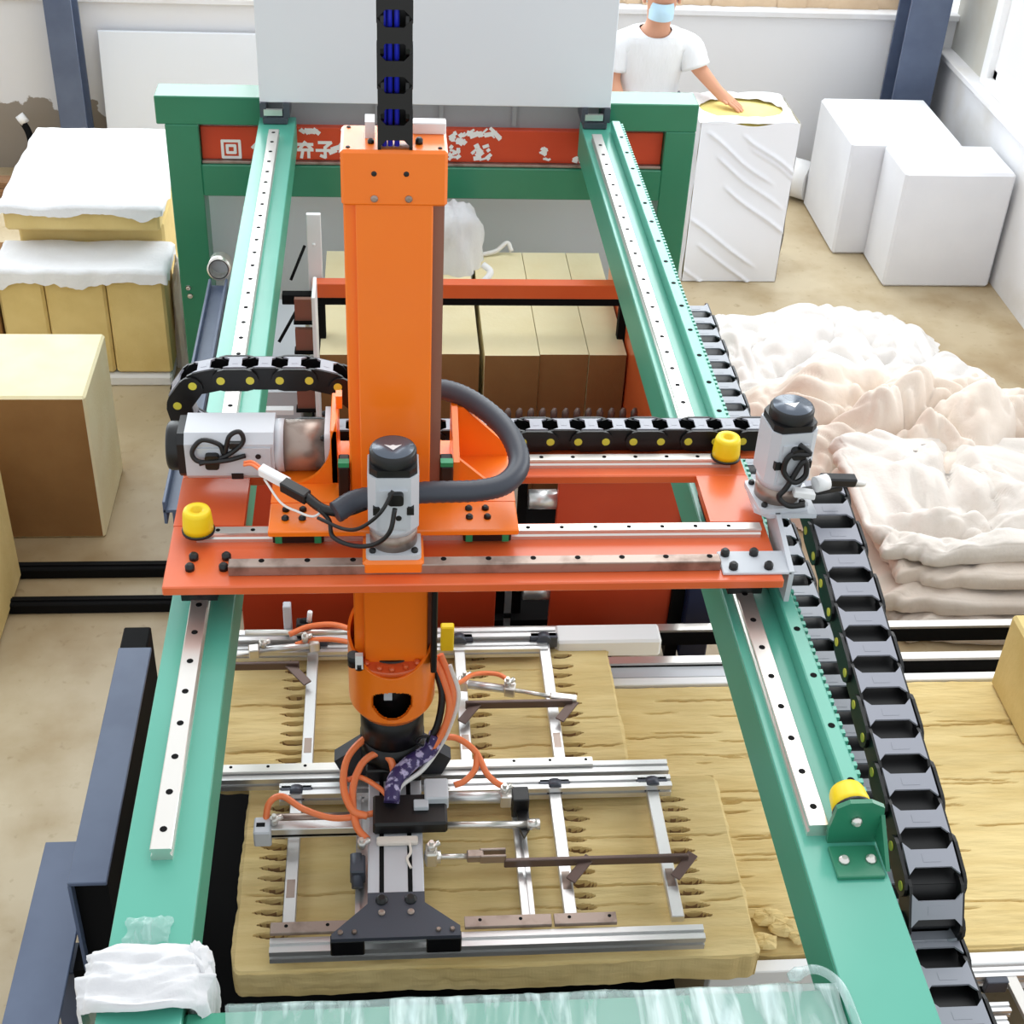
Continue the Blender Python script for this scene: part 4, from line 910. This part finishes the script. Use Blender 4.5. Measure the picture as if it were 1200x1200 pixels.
# white bag with fittings on the boards
def lump(cx, cy, z0, rx, ry, h, seed, n=36, k=10, rough=.22, freq=3):
    def f(u, v):
        a = 2*math.pi*u; t = v; r = math.cos(t*math.pi/2)**.55 if v < 1 else 0
        w = 1+rough*fract(math.cos(a)*freq+seed, math.sin(a)*freq+seed, v*2)
        return (cx+rx*r*w*math.cos(a), cy+ry*r*w*math.sin(a), z0+h*math.sin(t*math.pi/2)**.8*(1+rough*.6*fract(math.cos(a)*r*freq+seed, math.sin(a)*r*freq+3)))
    m = MB(); m.grid(f, n, k); return m
solo('white_bag', lump(.07, 3.05, .80, .13, .13, .26, 2.1), CLOTH, 'crumpled white bag sitting on boards behind column', 'bag', (.07, 3.05, .80))
FT = thing('pipe_fittings', 'small white pipe fittings with black wire before white bag', 'fittings', (.16, 2.82, .80))
m = MB(); m.tube(spline([(.08, 2.80, .815), (.12, 2.78, .82), (.18, 2.80, .83), (.22, 2.84, .86), (.19, 2.87, .88)], 6), .014, 10); part('pipe', m, WHITE, FT)
m = MB(); m.tube(spline([(.07, 2.74, .806), (.13, 2.72, .81), (.20, 2.73, .82), (.23, 2.78, .825)], 6), .006, 6); part('wire', m, CABLE, FT)
m = MB(); m.box(.13, .24, 2.70, 2.76, .80, .825, 0, .005); m.cyl((.20, 2.74, .825), (.20, 2.74, .85), .018, n=12, m=0); part('bracket', m, GREY, FT)
m = MB(); m.box(-1.10, 1.08, 3.60, 3.62, .0, 1.05); solo('grey_backing_sheet', m, WHITE_P, 'plain grey sheet standing behind the green frame opening', 'guard sheet', (0, 3.61, 0))
cable('white rope end lying behind the white bag', [(.18, 3.10, .81), (.26, 3.12, .82), (.31, 3.14, .85), (.33, 3.12, .82)], .010, CABLEW, 'rope', 'rope')

# ------------------------------------------------------------------ blue machine side at left
BM = thing('blue_machine_side', 'blue grey steel beams running low along the left side', 'machine frame', (-.95, .8, 0))
m = MB(); m.box(-.955, -.865, -.26, .56, .838, .85, b=.002); m.box(-.955, -.947, -.26, .56, .50, .838); part('upper_beam', m, BLUEG, BM)
m = MB(); m.box(-.947, -.87, -.235, .55, .50, .838); part('beam_shade_fill', m, BLACKM, BM)  # black fill stands for the shade in the open beam end and side
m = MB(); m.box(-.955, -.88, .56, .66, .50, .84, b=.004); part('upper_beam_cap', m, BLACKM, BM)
m = MB(); m.box(-1.12, -.99, -1.6, .14, .528, .54, b=.002); m.box(-1.12, -1.11, -1.6, .14, .30, .528); part('lower_beam', m, BLUEG, BM)
for y in (-1.3, -.1, .5):
    m = MB(); m.box(-1.10, -.99, y, y+.10, 0, .30, b=.003); part('leg', m, BLUEG, BM)
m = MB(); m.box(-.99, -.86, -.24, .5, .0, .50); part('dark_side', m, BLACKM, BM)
m = MB(); m.box(-.985, -.955, -1.05, -1.03, .30, .46); part('hanging_strip', m, STEEL_W, BM)
m = MB(); m.box(-.96, -.74, -1.5, -.3, .0, .02); part('base_pan', m, BLACKM, BM)
SBm = thing('side_channel', 'blue channel with round pipe end beside far left beam', 'channel', (-.86, 2.3, .0))
m = MB(); m.box(-.91, -.835, 1.2, 2.72, .845, .855, 0); m.box(-.91, -.90, 1.2, 2.72, .80, .885, 0, .002); m.box(-.845, -.835, 1.2, 2.72, .80, .885, 0, .002); part('channel_body', m, BLUEG, SBm)
m = MB(); m.lathe([(.040, -.05), (.046, -.05), (.046, .05), (.040, .05), (.034, .0), (.036, -.05)], (-.872, 2.80, .90), (0, 1, -.2), 28); m.cyl((-.872, 2.81, .90), (-.872, 2.82, .90), .036, n=20, m=1); part('pipe_end', m, [STEEL, GREY], SBm)
for y in (1.3, 2.6):
    m = MB(); m.box(-.90, -.85, y, y+.05, 0, .845); part('leg', m, BLUEG, SBm)
for k, (y, l) in enumerate(((1.93, 'far one of two black rails on floor at left'), (1.72, 'near one of two black rails on floor at left'))):
    m = MB(); m.box(-2.6, -.75, y, y+.055, 0, .045, 0, .004); m.box(-2.6, -.75, y+.02, y+.034, .045, .052, 0); solo('floor_rail', m, BLACKM, l, 'rail', (-1.6, y, 0), 'black rails on the floor')

# ------------------------------------------------------------------ left stacks
def block(name, label, x0, x1, y0, y1, z0, z1, mt, cat='insulation block', rot=0, b=.012, group=None, faces=None):
    cx, cy = (x0+x1)/2, (y0+y1)/2; m = MB(); hx, hy = (x1-x0)/2, (y1-y0)/2
    c, s = math.cos(rot), math.sin(rot)
    m.obox((cx, cy, (z0+z1)/2), (c*hx, s*hx, 0), (-s*hy, c*hy, 0), (0, 0, (z1-z0)/2), 0, b)
    return solo(name, m, mt, label, cat, (cx, cy, z0), group)
LS = 'insulation blocks at left'
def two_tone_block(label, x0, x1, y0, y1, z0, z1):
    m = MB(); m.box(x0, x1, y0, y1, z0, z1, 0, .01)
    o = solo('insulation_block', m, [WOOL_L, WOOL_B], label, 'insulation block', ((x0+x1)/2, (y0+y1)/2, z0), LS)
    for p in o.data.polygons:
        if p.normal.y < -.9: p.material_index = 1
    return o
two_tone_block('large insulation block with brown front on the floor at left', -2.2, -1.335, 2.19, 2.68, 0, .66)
block('insulation_block', 'partly visible wrapped insulation block at left picture edge', -2.3, -1.61, 1.45, 1.95, 0, .6, [WOOL_M], group=LS, b=.03)
# front stack with white cover
for k, (a, b) in enumerate(((-1.93, -1.73), (-1.725, -1.46), (-1.455, -1.20))):
    block('insulation_block', ['leftmost upright tan block under the lower white cover', 'middle upright tan block under the lower white cover', 'right upright tan block under the lower white cover'][k], a, b, 3.38, 3.66, .06, .575, [WOOL_M], group=LS)
block('insulation_block', 'brown block at left edge beside the covered tan blocks', -2.4, -1.94, 3.36, 3.7, .0, .57, [WOOL_B], group=LS)
m = MB(); m.box(-1.93, -1.205, 3.36, 3.68, 0, .055, b=.01); solo('white_pallet_sheet', m, CLOTH, 'folded white sheet under the covered tan blocks', 'sheet', (-1.55, 3.5, 0))
def drape(label, x0, x1, y0, y1, z, seed, drop=.05, jag=.035, name='white_cover', mt=CLOTH):
    m = MB()
    def f(u, v):
        # cross the top and hang over all sides
        U = -.12+1.24*u; Vv = -.2+1.3*v
        x = x0+(x1-x0)*min(1, max(0, U)); y = y0+(y1-y0)*min(1, max(0, Vv)); z_ = z+.012+.008*fract(x*5+seed, y*5)
        over = max(0, -U, U-1)/.12; ov2 = max(0, -Vv)/.2; ov3 = max(0, Vv-1)/.1
        ed = drop*(.75+1.3*abs(fract(x*6+seed, y*6+seed*2)))
        d = max(over, ov2, ov3)
        if d > 0: z_ -= d*ed+.012
        k = .012
        if U < 0: x -= k+.01*nz(y*9, seed)
        if U > 1: x += k+.01*nz(y*9, seed)
        if Vv < 0: y -= k+.012*nz(x*11, seed)+.01*ov2
        if Vv > 1: y += k
        return (x, y, z_)
    m.grid(f, 70, 60); return solo(name, m, mt, label, 'cover', ((x0+x1)/2, (y0+y1)/2, z))
drape('white ragged cover on the lower row of tan blocks', -1.94, -1.19, 3.37, 3.67, .58, 1.1)
for k, (z0, z1, l) in enumerate(((0, .34, 'bottom insulation block of the tall covered left stack'), (.345, .665, 'middle insulation block of the tall covered left stack'), (.67, .785, 'top insulation block of the tall covered left stack'))):
    block('insulation_block', l, -1.91+(.03 if k < 2 else 0), -1.225, 3.70 if k < 2 else 3.60, 4.50, z0, z1, [WOOL_M], group=LS)
drape('large white cover lying on the tall left stack', -1.92, -1.215, 3.595, 4.51, .787, 5.3, drop=.03)
solo('felt_scrap', lump(-1.66, 1.40, 0, .06, .05, .16, 3.3, rough=.35), FELT, 'pale scrap heap at foot of left edge block', 'scrap', (-1.66, 1.40, 0))
# things at the back left
m = MB(); m.obox((-1.25, WY-.10, .43), (.58, 0, 0), (0, .012, .0), (0, .05, .42), 0, .002); solo('white_board', m, WHITE_P, 'large white board leaning on back wall behind stack', 'board', (-1.25, WY-.06, 0))
m = MB(); m.box(-2.9, -2.25, 5.45, 5.55, .0, .06, b=.004); m.box(-2.9, -2.25, 5.45, 5.55, .062, .10, b=.004); solo('timber', m, WOODM, 'short brown timber on floor at far left wall', 'timber', (-2.6, 5.5, 0))
m = MB(); m.tube(spline([(-2.25, 5.7, .02), (-2.26, 5.72, .15), (-2.28, 5.76, .27), (-2.31, 5.78, .33)], 6), .02, 8, 0); m.cyl((-2.33, 5.775, .335), (-2.29, 5.79, .36), .03, n=10, m=1); solo('rod', m, [BLACKM, WHITE], 'dark rod with white tip propped at left wall', 'rod', (-2.25, 5.7, 0))
solo('felt_scrap', lump(-1.16, 3.62, 0, .05, .12, .5, 7.7, rough=.3), FELT, 'bundle of pale scrap between left stack and green post', 'scrap', (-1.16, 3.62, 0))

# ------------------------------------------------------------------ right: white boxes, wrapped block, pipe, sheets
def foam(label, x0, x1, y0, y1, z1):
    t = thing('white_block', label, 'foam block', ((x0+x1)/2, (y0+y1)/2, 0), 'white wrapped foam blocks')
    m = MB(); m.box(x0, x1, y0, y1, 0, z1, 0, .014); part('block_body', m, FOAMW, t)
    m = MB(); m.box(x0+.02, x1-.02, (y0+y1)/2-.02, (y0+y1)/2+.02, z1-.001, z1+.002, 0, .001); part('wrap_seam', m, FOAMW, t)
foam('white wrapped block nearest the window in front', 2.50, 3.10, 4.41, 4.80, .66)
foam('longer white wrapped block behind the front one', 2.32, 2.94, 4.81, 5.50, .66)
WB = thing('wrapped_block', 'tall insulation block in wrinkled white film with open yellow top', 'wrapped block', (1.65, 4.7, 0))
bx0, bx1, by0, by1, bz = 1.40, 1.905, 4.47, 4.88, .89
m = MB(); m.box(bx0, bx1, by0, by1, .005, bz-.01, 0, .02); part('foam_core', m, FOAMY, WB)
def wr(x, z):
    d = 0
    for (a, b, amp) in ((.05, .95, .010), (.18, .80, .010), (.30, .62, .011), (-.02, .42, .010), (.10, .25, .009), (-.1, .12, .007), (.42, .95, .009), (.5, .88, .006)):
        # diagonal crease z = b - .75*(x-a)
        u = (x-bx0)/(bx1-bx0)-a; k = (z/bz-b)+.42*u
        if u > 0 and u < .8: d += 1.5*amp*math.exp(-(k/.010)**2)*min(1, u/.08)*min(1, (.8-u)/.15)
    return d+.006*nz(x*4, z*3)
m = MB()
m.grid(lambda u, v: (bx0-.005+(bx1-bx0+.01)*u, by0-.01-wr(bx0+(bx1-bx0)*u, bz*v), .004+(bz+.012*math.sin(u*9)-.004)*v), 60, 110)
m.grid(lambda u, v: (bx1+.008+.008*nz(u*4, v*5), by0-.01+(by1-by0+.02)*u, .004+(bz-.004)*v), 20, 40)
m.grid(lambda u, v: (bx0-.008-.008*nz(u*4, v*5, 3), by0-.01+(by1-by0+.02)*u, .004+(bz-.004)*v), 20, 40)
m.grid(lambda u, v: (bx0-.005+(bx1-bx0+.01)*u, by1+.01+.008*nz(u*4, v*5, 8), .004+(bz-.004)*v), 20, 40)
part('film_wrap', m, FILM, WB)
m = MB()   # film frill around the elliptical opening on top
def frill(u, v):
    a = 2*math.pi*u; ca, sa = math.cos(a), math.sin(a); cx_, cy_ = (bx0+bx1)/2-.01, (by0+by1)/2
    k = 1/max(abs(ca), abs(sa)); ex, ey = ca*k*(bx1-bx0)/2*1.02, sa*k*(by1-by0)/2*1.05; ix, iy = ca*.22, sa*.145
    t = v; return (cx_+ex*(1-t)+ix*t, cy_+ey*(1-t)+iy*t, bz+.004+.020*math.sin(t*math.pi)+.012*nz(ca*4, sa*4, t*2))
m.grid(frill, 72, 8); part('film_frill', m, CLOTH, WB)
m = MB(); m.cyl((2.18, 5.70, .12), (2.36, 5.55, .12), .115, n=24); m.cyl((2.10, 5.80, .12), (2.18, 5.70, .12), .06, n=14); m.cyl((2.361, 5.549, .12), (2.368, 5.543, .12), .03, n=12, m=1); solo('white_drum', m, [WHITE, BLACK], 'small white drum lying on floor behind wrapped block', 'drum', (2.25, 5.63, 0))
# kraft sheets standing on the wall ledge
xk = 1.15
k = 0
while xk < 2.85:
    wdt = random.uniform(.16, .34); ht = random.uniform(.30, .42); tl = random.uniform(-.16, .16)
    m = MB()
    def sh(u, v, xk=xk, wdt=wdt, ht=ht, tl=tl, k=k):
        return (xk+wdt*u+tl*v*ht+.02*nz(u*3, v*3, k), WY+.06+.07*v+.02*nz(u*4+k, v*4)-.01*(k % 2), 1.036+ht*v)
    m.grid(sh, 8, 8)
    m.grid(lambda u, v: tuple(Vector(sh(u, v))+Vector((0, .006, 0))), 8, 8)
    solo('kraft_sheet', m, KRAFT, 'brown paper sheet standing in the row on back wall ledge', 'paper sheet', (xk+wdt/2, WY+.06, 1.036), 'brown paper sheets on the back ledge'); xk += wdt*.86; k += 1
# felt heap: folded layers plus loose heap
def creases(x, y, seed, ax=(1.0, .6), k=1.0):
    ca, sa = .82, .57   # folds run diagonally
    p, q = x*ca+y*sa, -x*sa+y*ca
    p += .22*nz(p*1.6+seed, q*1.6); q += .22*nz(p*1.6, q*1.6+seed)
    c1 = abs(nz(p*3.0*ax[0]*k+seed, q*5.0*ax[1]*k, seed))**.55; c2 = abs(nz(p*5.5*k, q*4.0*k+seed, 3.3))**.65; c3 = abs(nz(p*12+seed, q*9, 6.1))**.8
    return 1.5*(c1-.42)+.8*(c2-.38)+.35*(c3-.3)
def felt_layer(label, x0, x1, y0, y1, z0, z1, seed, mt, amp=.03):
    loc = ((x0+x1)/2, (y0+y1)/2, z0); m = MB(); cx_, cy_ = loc[0], loc[1]; hx, hy = (x1-x0)/2, (y1-y0)/2; h = (z1-z0)
    def f(u, v):
        a = 2*math.pi*u; ca, sa = math.cos(a), math.sin(a)
        e = .30; px = math.copysign(abs(ca)**e, ca); py = math.copysign(abs(sa)**e, sa)
        wob = 1+.07*fract(ca*2.5+seed, sa*2.5+seed)+.02*nz(ca*9, sa*9, seed)
        hh = h*(1+.35*nz(ca*4+seed, sa*4, 1.7))
        if v < .3: t = v/.3; r = .95+.05*math.sin(t*math.pi)-.012*abs(nz(ca*14, sa*14+t*2, seed)); z = z0+hh*(.5-.5*math.cos(t*math.pi))*.96
        else: t = (v-.3)/.7; r = (1-t)*.95; z = z0+hh-(hh-h)*min(1, t*4)
        x = cx_+hx*px*r*wob; y = cy_+hy*py*r*wob
        if v > .2: z += amp*creases(x, y, seed)*min(1, (v-.2)/.25)
        return (x, y, z)
    m.grid(f, 220, 70); return solo('felt_blanket', m, mt, label, 'felt', loc, 'folded felt blankets beside the gantry')
felt_layer('lowest folded cream felt blanket on the floor', 1.64, 3.0, 1.46, 2.4, .0, .10, 1.0, FELT)
felt_layer('second folded cream felt blanket from the floor', 1.58, 3.02, 1.50, 2.42, .10, .19, 2.3, FELT)
felt_layer('third folded cream felt blanket from the floor', 1.66, 3.04, 1.55, 2.4, .19, .27, 3.9, FELT, .05)
felt_layer('top rumpled pale felt on the folded blanket stack', 1.62, 3.02, 1.60, 2.42, .275, .35, 6.3, FELT_P, .12)
def heap(label, x0, x1, y0, y1, z0, h, seed, mt, n=150, fold=.10, name='felt_heap', ax=(1.0, .6), edge=2.6):
    m = MB(); cx_, cy_ = (x0+x1)/2, (y0+y1)/2
    def f(u, v):
        x = x0+(x1-x0)*u; y = y0+(y1-y0)*v; a = (u-.5)*2; b = (v-.5)*2
        r = (abs(a)**3+abs(b)**3)**(1/3)*(1+.16*fract(a*1.5+seed, b*1.5)); base = max(0, 1-max(0, r)**edge)**.55
        wx = x+.30*nz(x*1.3+seed, y*1.3); wy = y+.30*nz(x*1.3, y*1.3+seed)
        z = h*base*(.7+.35*nz(x*1.3+seed, y*1.3))+base*fold*creases(x, y, seed, ax)+.006*base*nz(x*22, y*22, seed)
        return (x+.05*nz(x*4, y*4, 2), y+.05*nz(x*4, y*4, 7), z0+z-.012)
    m.grid(f, n, n)
    keep = [(q, mi, sm) for q, mi, sm in zip(m.f, m.m, m.s) if max(m.v[i][2] for i in q) > z0-.008]
    m.f = [k[0] for k in keep]; m.m = [k[1] for k in keep]; m.s = [k[2] for k in keep]
    return solo(name, m, mt, label, 'felt', (cx_, cy_, z0))
heap('loose white felt heap spread behind the folded blankets', 1.16, 2.70, 2.75, 4.05, 0, .27, 4.4, FELT_W, fold=.14, n=190)
heap('rumpled cream felt thrown between white heap and blankets', 1.22, 3.1, 2.1, 3.2, .02, .42, 9.6, FELT, fold=.24, ax=(.5, .7), n=190)

# ------------------------------------------------------------------ rag and plastic film on the green beams
def rag():
    m = MB(); x0, x1, zt_, zb_ = -.735, -.565, 1.325, 1.20
    path = [(x0-.012, zb_-.06), (x0-.014, zt_-.03), (x0, zt_+.012), ((x0+x1)/2, zt_+.02), (x1, zt_+.014), (x1+.018, zt_-.03), (x1+.016, zb_-.04)]
    sp_ = spline([(a, 0, b) for a, b in path], 8)
    def f(u, v):
        i = u*(len(sp_)-1); k = int(min(i, len(sp_)-2)); p = sp_[k].lerp(sp_[k+1], i-k)
        y = -.945+.125*v+.02*nz(u*3, v*2)-.05*max(0, .35-u)*0
        bul = .010*math.sin(v*math.pi)**.5+.010*(1-abs(nz(u*3+4, v*3+u*2))*2)+.010*fract(u*6, v*6)
        ed = .0 if 0 < v < 1 else -.012
        nx_ = -1 if u < .25 else (1 if u > .78 else 0); nzz = 1 if .2 < u < .82 else .3
        return (p.x+nx_*bul, y, p.z+nzz*(bul+ed))
    m.grid(f, 64, 34)
    k = lump(-.562, -.85, 1.27, .03, .05, .085, 6.2, rough=.3); m.add(k.v, k.f, 0, True)
    k = lump(-.555, -.915, 1.20, .02, .025, .09, 9.2, rough=.3); m.add(k.v, k.f, 0, True)
    return m
solo('white_rag', rag(), CLOTH, 'white rag wrapped around near end of left beam', 'rag', (-.65, -.9, 1.32))
m = MB()
m.grid(lambda u, v: (-.70+.085*u+.01*nz(u*3, v*3), -.80+.06*v+.01*nz(u*4, v*2, 2), 1.323+.02*math.sin(v*3.1)*math.sin(u*3.1)+.01*abs(nz(u*6, v*6))), 20, 16); solo('film_scrap', m, PFILM, 'clear film scrap sticking out of the white rag', 'film', (-.66, -.78, 1.322))
m = MB()
def film(u, v):
    x = -.50+1.11*u; w_ = .006*abs(nz(x*22+v*3, v*2.5))+.010*max(0, nz(x*3, 1.7))*abs(math.sin(x*70+v*5+3*nz(x*4, 0)))
    if v < .25: t = v/.25; return (x, -.918+.006*nz(x*9, 2)-w_*.3, 1.20+.11*t)
    t = (v-.25)/.75; return (x+.012*nz(x*5, t*3), -.918-.30*t, 1.306+w_)
m.grid(film, 260, 26); solo('plastic_film', m, PFILM, 'clear wrinkled plastic film covering the green front crossbar', 'film', (0, -1, 1.30))
m = MB(); m.tube(spline([(.52, -.915, 1.315), (.57, -.91, 1.33), (.605, -.95, 1.335), (.62, -1.02, 1.32), (.63, -1.12, 1.315)], 6), [.008, .012, .014, .010]+[.009]*21, 8); solo('film_roll', m, PFILM, 'bunched plastic film edge against right beam', 'film', (.6, -.95, 1.3))

# ------------------------------------------------------------------ person
PS = thing('person', 'person in white t-shirt and pale blue mask leaning on wrapped block', 'person', (1.19, 4.95, 0))
def skin_obj(name, verts, edges, radii, mt, parent, sub=2, rootv=0):
    me = bpy.data.meshes.new(name); off = root_loc(parent)
    me.from_pydata([tuple(Vector(v)-off) for v in verts], edges, []); me.materials.append(mt)
    o = bpy.data.objects.new(name, me); COL.objects.link(o); o.parent = parent
    md = o.modifiers.new('skin', 'SKIN'); md.use_smooth_shade = True
    if not me.skin_vertices: 
        bpy.context.view_layer.objects.active = o
    for i, r in enumerate(radii):
        sv = me.skin_vertices[0].data[i]; sv.radius = r if isinstance(r, tuple) else (r, r); sv.use_root = (i == rootv)
    s = o.modifiers.new('subdivision', 'SUBSURF'); s.levels = sub; s.render_levels = sub
    return o
px_, py_ = 1.19, 4.95
B = [(px_, py_, .88), (px_, py_, 1.02), (px_, py_-.03, 1.16), (px_, py_-.05, 1.235), (px_+.005, py_-.06, 1.33), (px_+.01, py_-.08, 1.41), (px_+.015, py_-.09, 1.50), (px_+.015, py_-.08, 1.57),   # 0-7 spine..head
     (px_+.155, py_-.05, 1.225), (px_+.235, py_-.09, 1.12), (px_+.335, py_-.19, 1.02), (px_+.385, py_-.225, .985),       # 8-11 reaching arm
     (px_-.155, py_-.05, 1.22), (px_-.21, py_-.06, 1.04), (px_-.16, py_-.16, .91), (px_-.14, py_-.20, .885),           # 12-15 other arm
     (px_+.09, py_, .82), (px_+.10, py_+.01, .47), (px_+.10, py_+.03, .08), (px_+.10, py_-.10, .035),
     (px_-.09, py_, .82), (px_-.10, py_+.01, .47), (px_-.10, py_+.03, .08), (px_-.10, py_-.10, .035)]
E_ = [(0, 1), (1, 2), (2, 3), (3, 4), (4, 5), (5, 6), (6, 7), (3, 8), (8, 9), (9, 10), (10, 11), (3, 12), (12, 13), (13, 14), (14, 15), (0, 16), (16, 17), (17, 18), (18, 19), (0, 20), (20, 21), (21, 22), (22, 23)]
RD = [.13, .12, .120, .085, .054, .072, .085, .075, .052, .046, .034, .034, .052, .046, .034, .034, .085, .06, .045, .04, .085, .06, .045, .04]
def fingers(base, d, spread, up, cur):
    d = Vector(d).normalized(); s_ = Vector(spread).normalized(); bi = len(B)-1
    for k, (ln, o) in enumerate(((.075, -.028), (.085, -.009), (.080, .010), (.062, .028))):
        a = Vector(base)+d*.03+s_*o; b = a+d*ln*.5+Vector((0, 0, -cur*.4)); c_ = b+d*ln*.4+Vector((0, 0, -cur))
        i0 = len(B); B.extend([tuple(a), tuple(b), tuple(c_)]); RD.extend([.0105, .009, .008]); E_.extend([(fi, i0), (i0, i0+1), (i0+1, i0+2)])
    a = Vector(base)-d*.005-s_*.035; b = a+d*.035-s_*.012; i0 = len(B); B.extend([tuple(a), tuple(b)]); RD.extend([.011, .009]); E_.extend([(fi, i0), (i0, i0+1)])
fi = 11; fingers(B[11], (.7, -.6, -.25), (.6, .75, 0), 0, .012)
fi = 15; fingers(B[15], (.3, -.8, -.3), (1, .2, 0), 0, .012)
skin_obj('body', B, E_, RD, SKIN, PS)
m = MB()
rings = [(.84, .150, .115, 0), (.90, .158, .120, 0), (1.0, .158, .120, -.005), (1.10, .166, .122, -.02), (1.19, .178, .120, -.035), (1.255, .182, .112, -.045), (1.292, .165, .102, -.05), (1.312, .130, .090, -.055), (1.322, .092, .078, -.06), (1.318, .084, .070, -.06)]
def torso(u, v):
    t = v*(len(rings)-1); k = min(int(t), len(rings)-2); f_ = t-k; q = [rings[k][i]*(1-f_)+rings[k+1][i]*f_ for i in range(4)]
    a = 2*math.pi*u; e = .8; ca = math.copysign(abs(math.cos(a))**e, math.cos(a)); sa = math.copysign(abs(math.sin(a))**e, math.sin(a))
    w_ = 1+(.05*abs(nz(math.cos(a)*2.2+q[0]*3, math.sin(a)*2.2, q[0]*7))+.02*nz(math.cos(a)*6, math.sin(a)*6, q[0]*9))*(1 if q[0] < 1.27 else .2)
    dip = -.035*max(0, -math.sin(a))**2 if q[0] > 1.29 else 0
    return (px_+q[1]*ca*w_, py_+q[3]+q[2]*sa*w_, q[0]+dip)
m.grid(torso, 56, 44)
for sg, p0, p1, p2 in ((1, (.115, -.05, 1.235), (.185, -.06, 1.215), (.228, -.088, 1.115)), (-1, (.115, -.05, 1.235), (.18, -.055, 1.21), (.203, -.058, 1.09))):
    sp_ = spline([(px_+sg*p[0], py_+p[1], p[2]) for p in (p0, p1, p2)], 6)
    m.tube(sp_, [.078+.008*math.sin(i*1.1)*.3+(.004 if i > 8 else 0)-.006*(i/12) for i in range(len(sp_))], 18)
part('t_shirt', m, SHIRT, PS)
T = [(px_, py_, .89), (px_+.09, py_, .80), (px_+.10, py_+.01, .47), (px_+.10, py_+.03, .09), (px_-.09, py_, .80), (px_-.10, py_+.01, .47), (px_-.10, py_+.03, .09)]
skin_obj('trousers', T, [(0, 1), (1, 2), (2, 3), (0, 4), (4, 5), (5, 6)], [.145, .10, .075, .065, .10, .075, .065], TROUS, PS)
for sx in (-.10, .10):
    m = MB(); m.box(px_+sx-.045, px_+sx+.045, py_-.17, py_+.085, 0, .085, b=.03); part('shoe', m, BLACK, PS)
PS.scale = (1, 1, .935)
m = MB(); m.grid(lambda u, v: (px_+.013+.068*math.sin((u-.5)*2.6), py_-.075-.098*math.cos((u-.5)*2.6)-.012*math.sin(v*math.pi)*math.cos((u-.5)*2.6), 1.385+.095*v), 16, 10)
m.tube(spline([(px_-.052, py_-.10, 1.46), (px_-.075, py_-.06, 1.475), (px_-.078, py_-.03, 1.48)], 5), .002, 5); m.tube(spline([(px_+.08, py_-.10, 1.46), (px_+.10, py_-.06, 1.475), (px_+.10, py_-.03, 1.48)], 5), .002, 5)
part('mask', m, MASK, PS, 'pale blue face mask')
hm = lump(px_+.015, py_-.07, 1.525, .098, .108, .105, 3.1, rough=.05); part('hair', hm, HAIR, PS)
for sx in (-.032, .062):
    m = MB(); m.lathe([(0, -.008), (.010, -.004), (.010, .002), (0, .006)], (px_+sx, py_-.165, 1.515), (0, -1, 0), 12); part('eye', m, BLACK, PS)
for sx in (-.075, .105):
    m = MB(); m.obox((px_+sx, py_-.065, 1.49), (.008, 0, 0), (0, .018, 0), (0, .004, .032), 0, .006); part('ear', m, SKIN, PS)
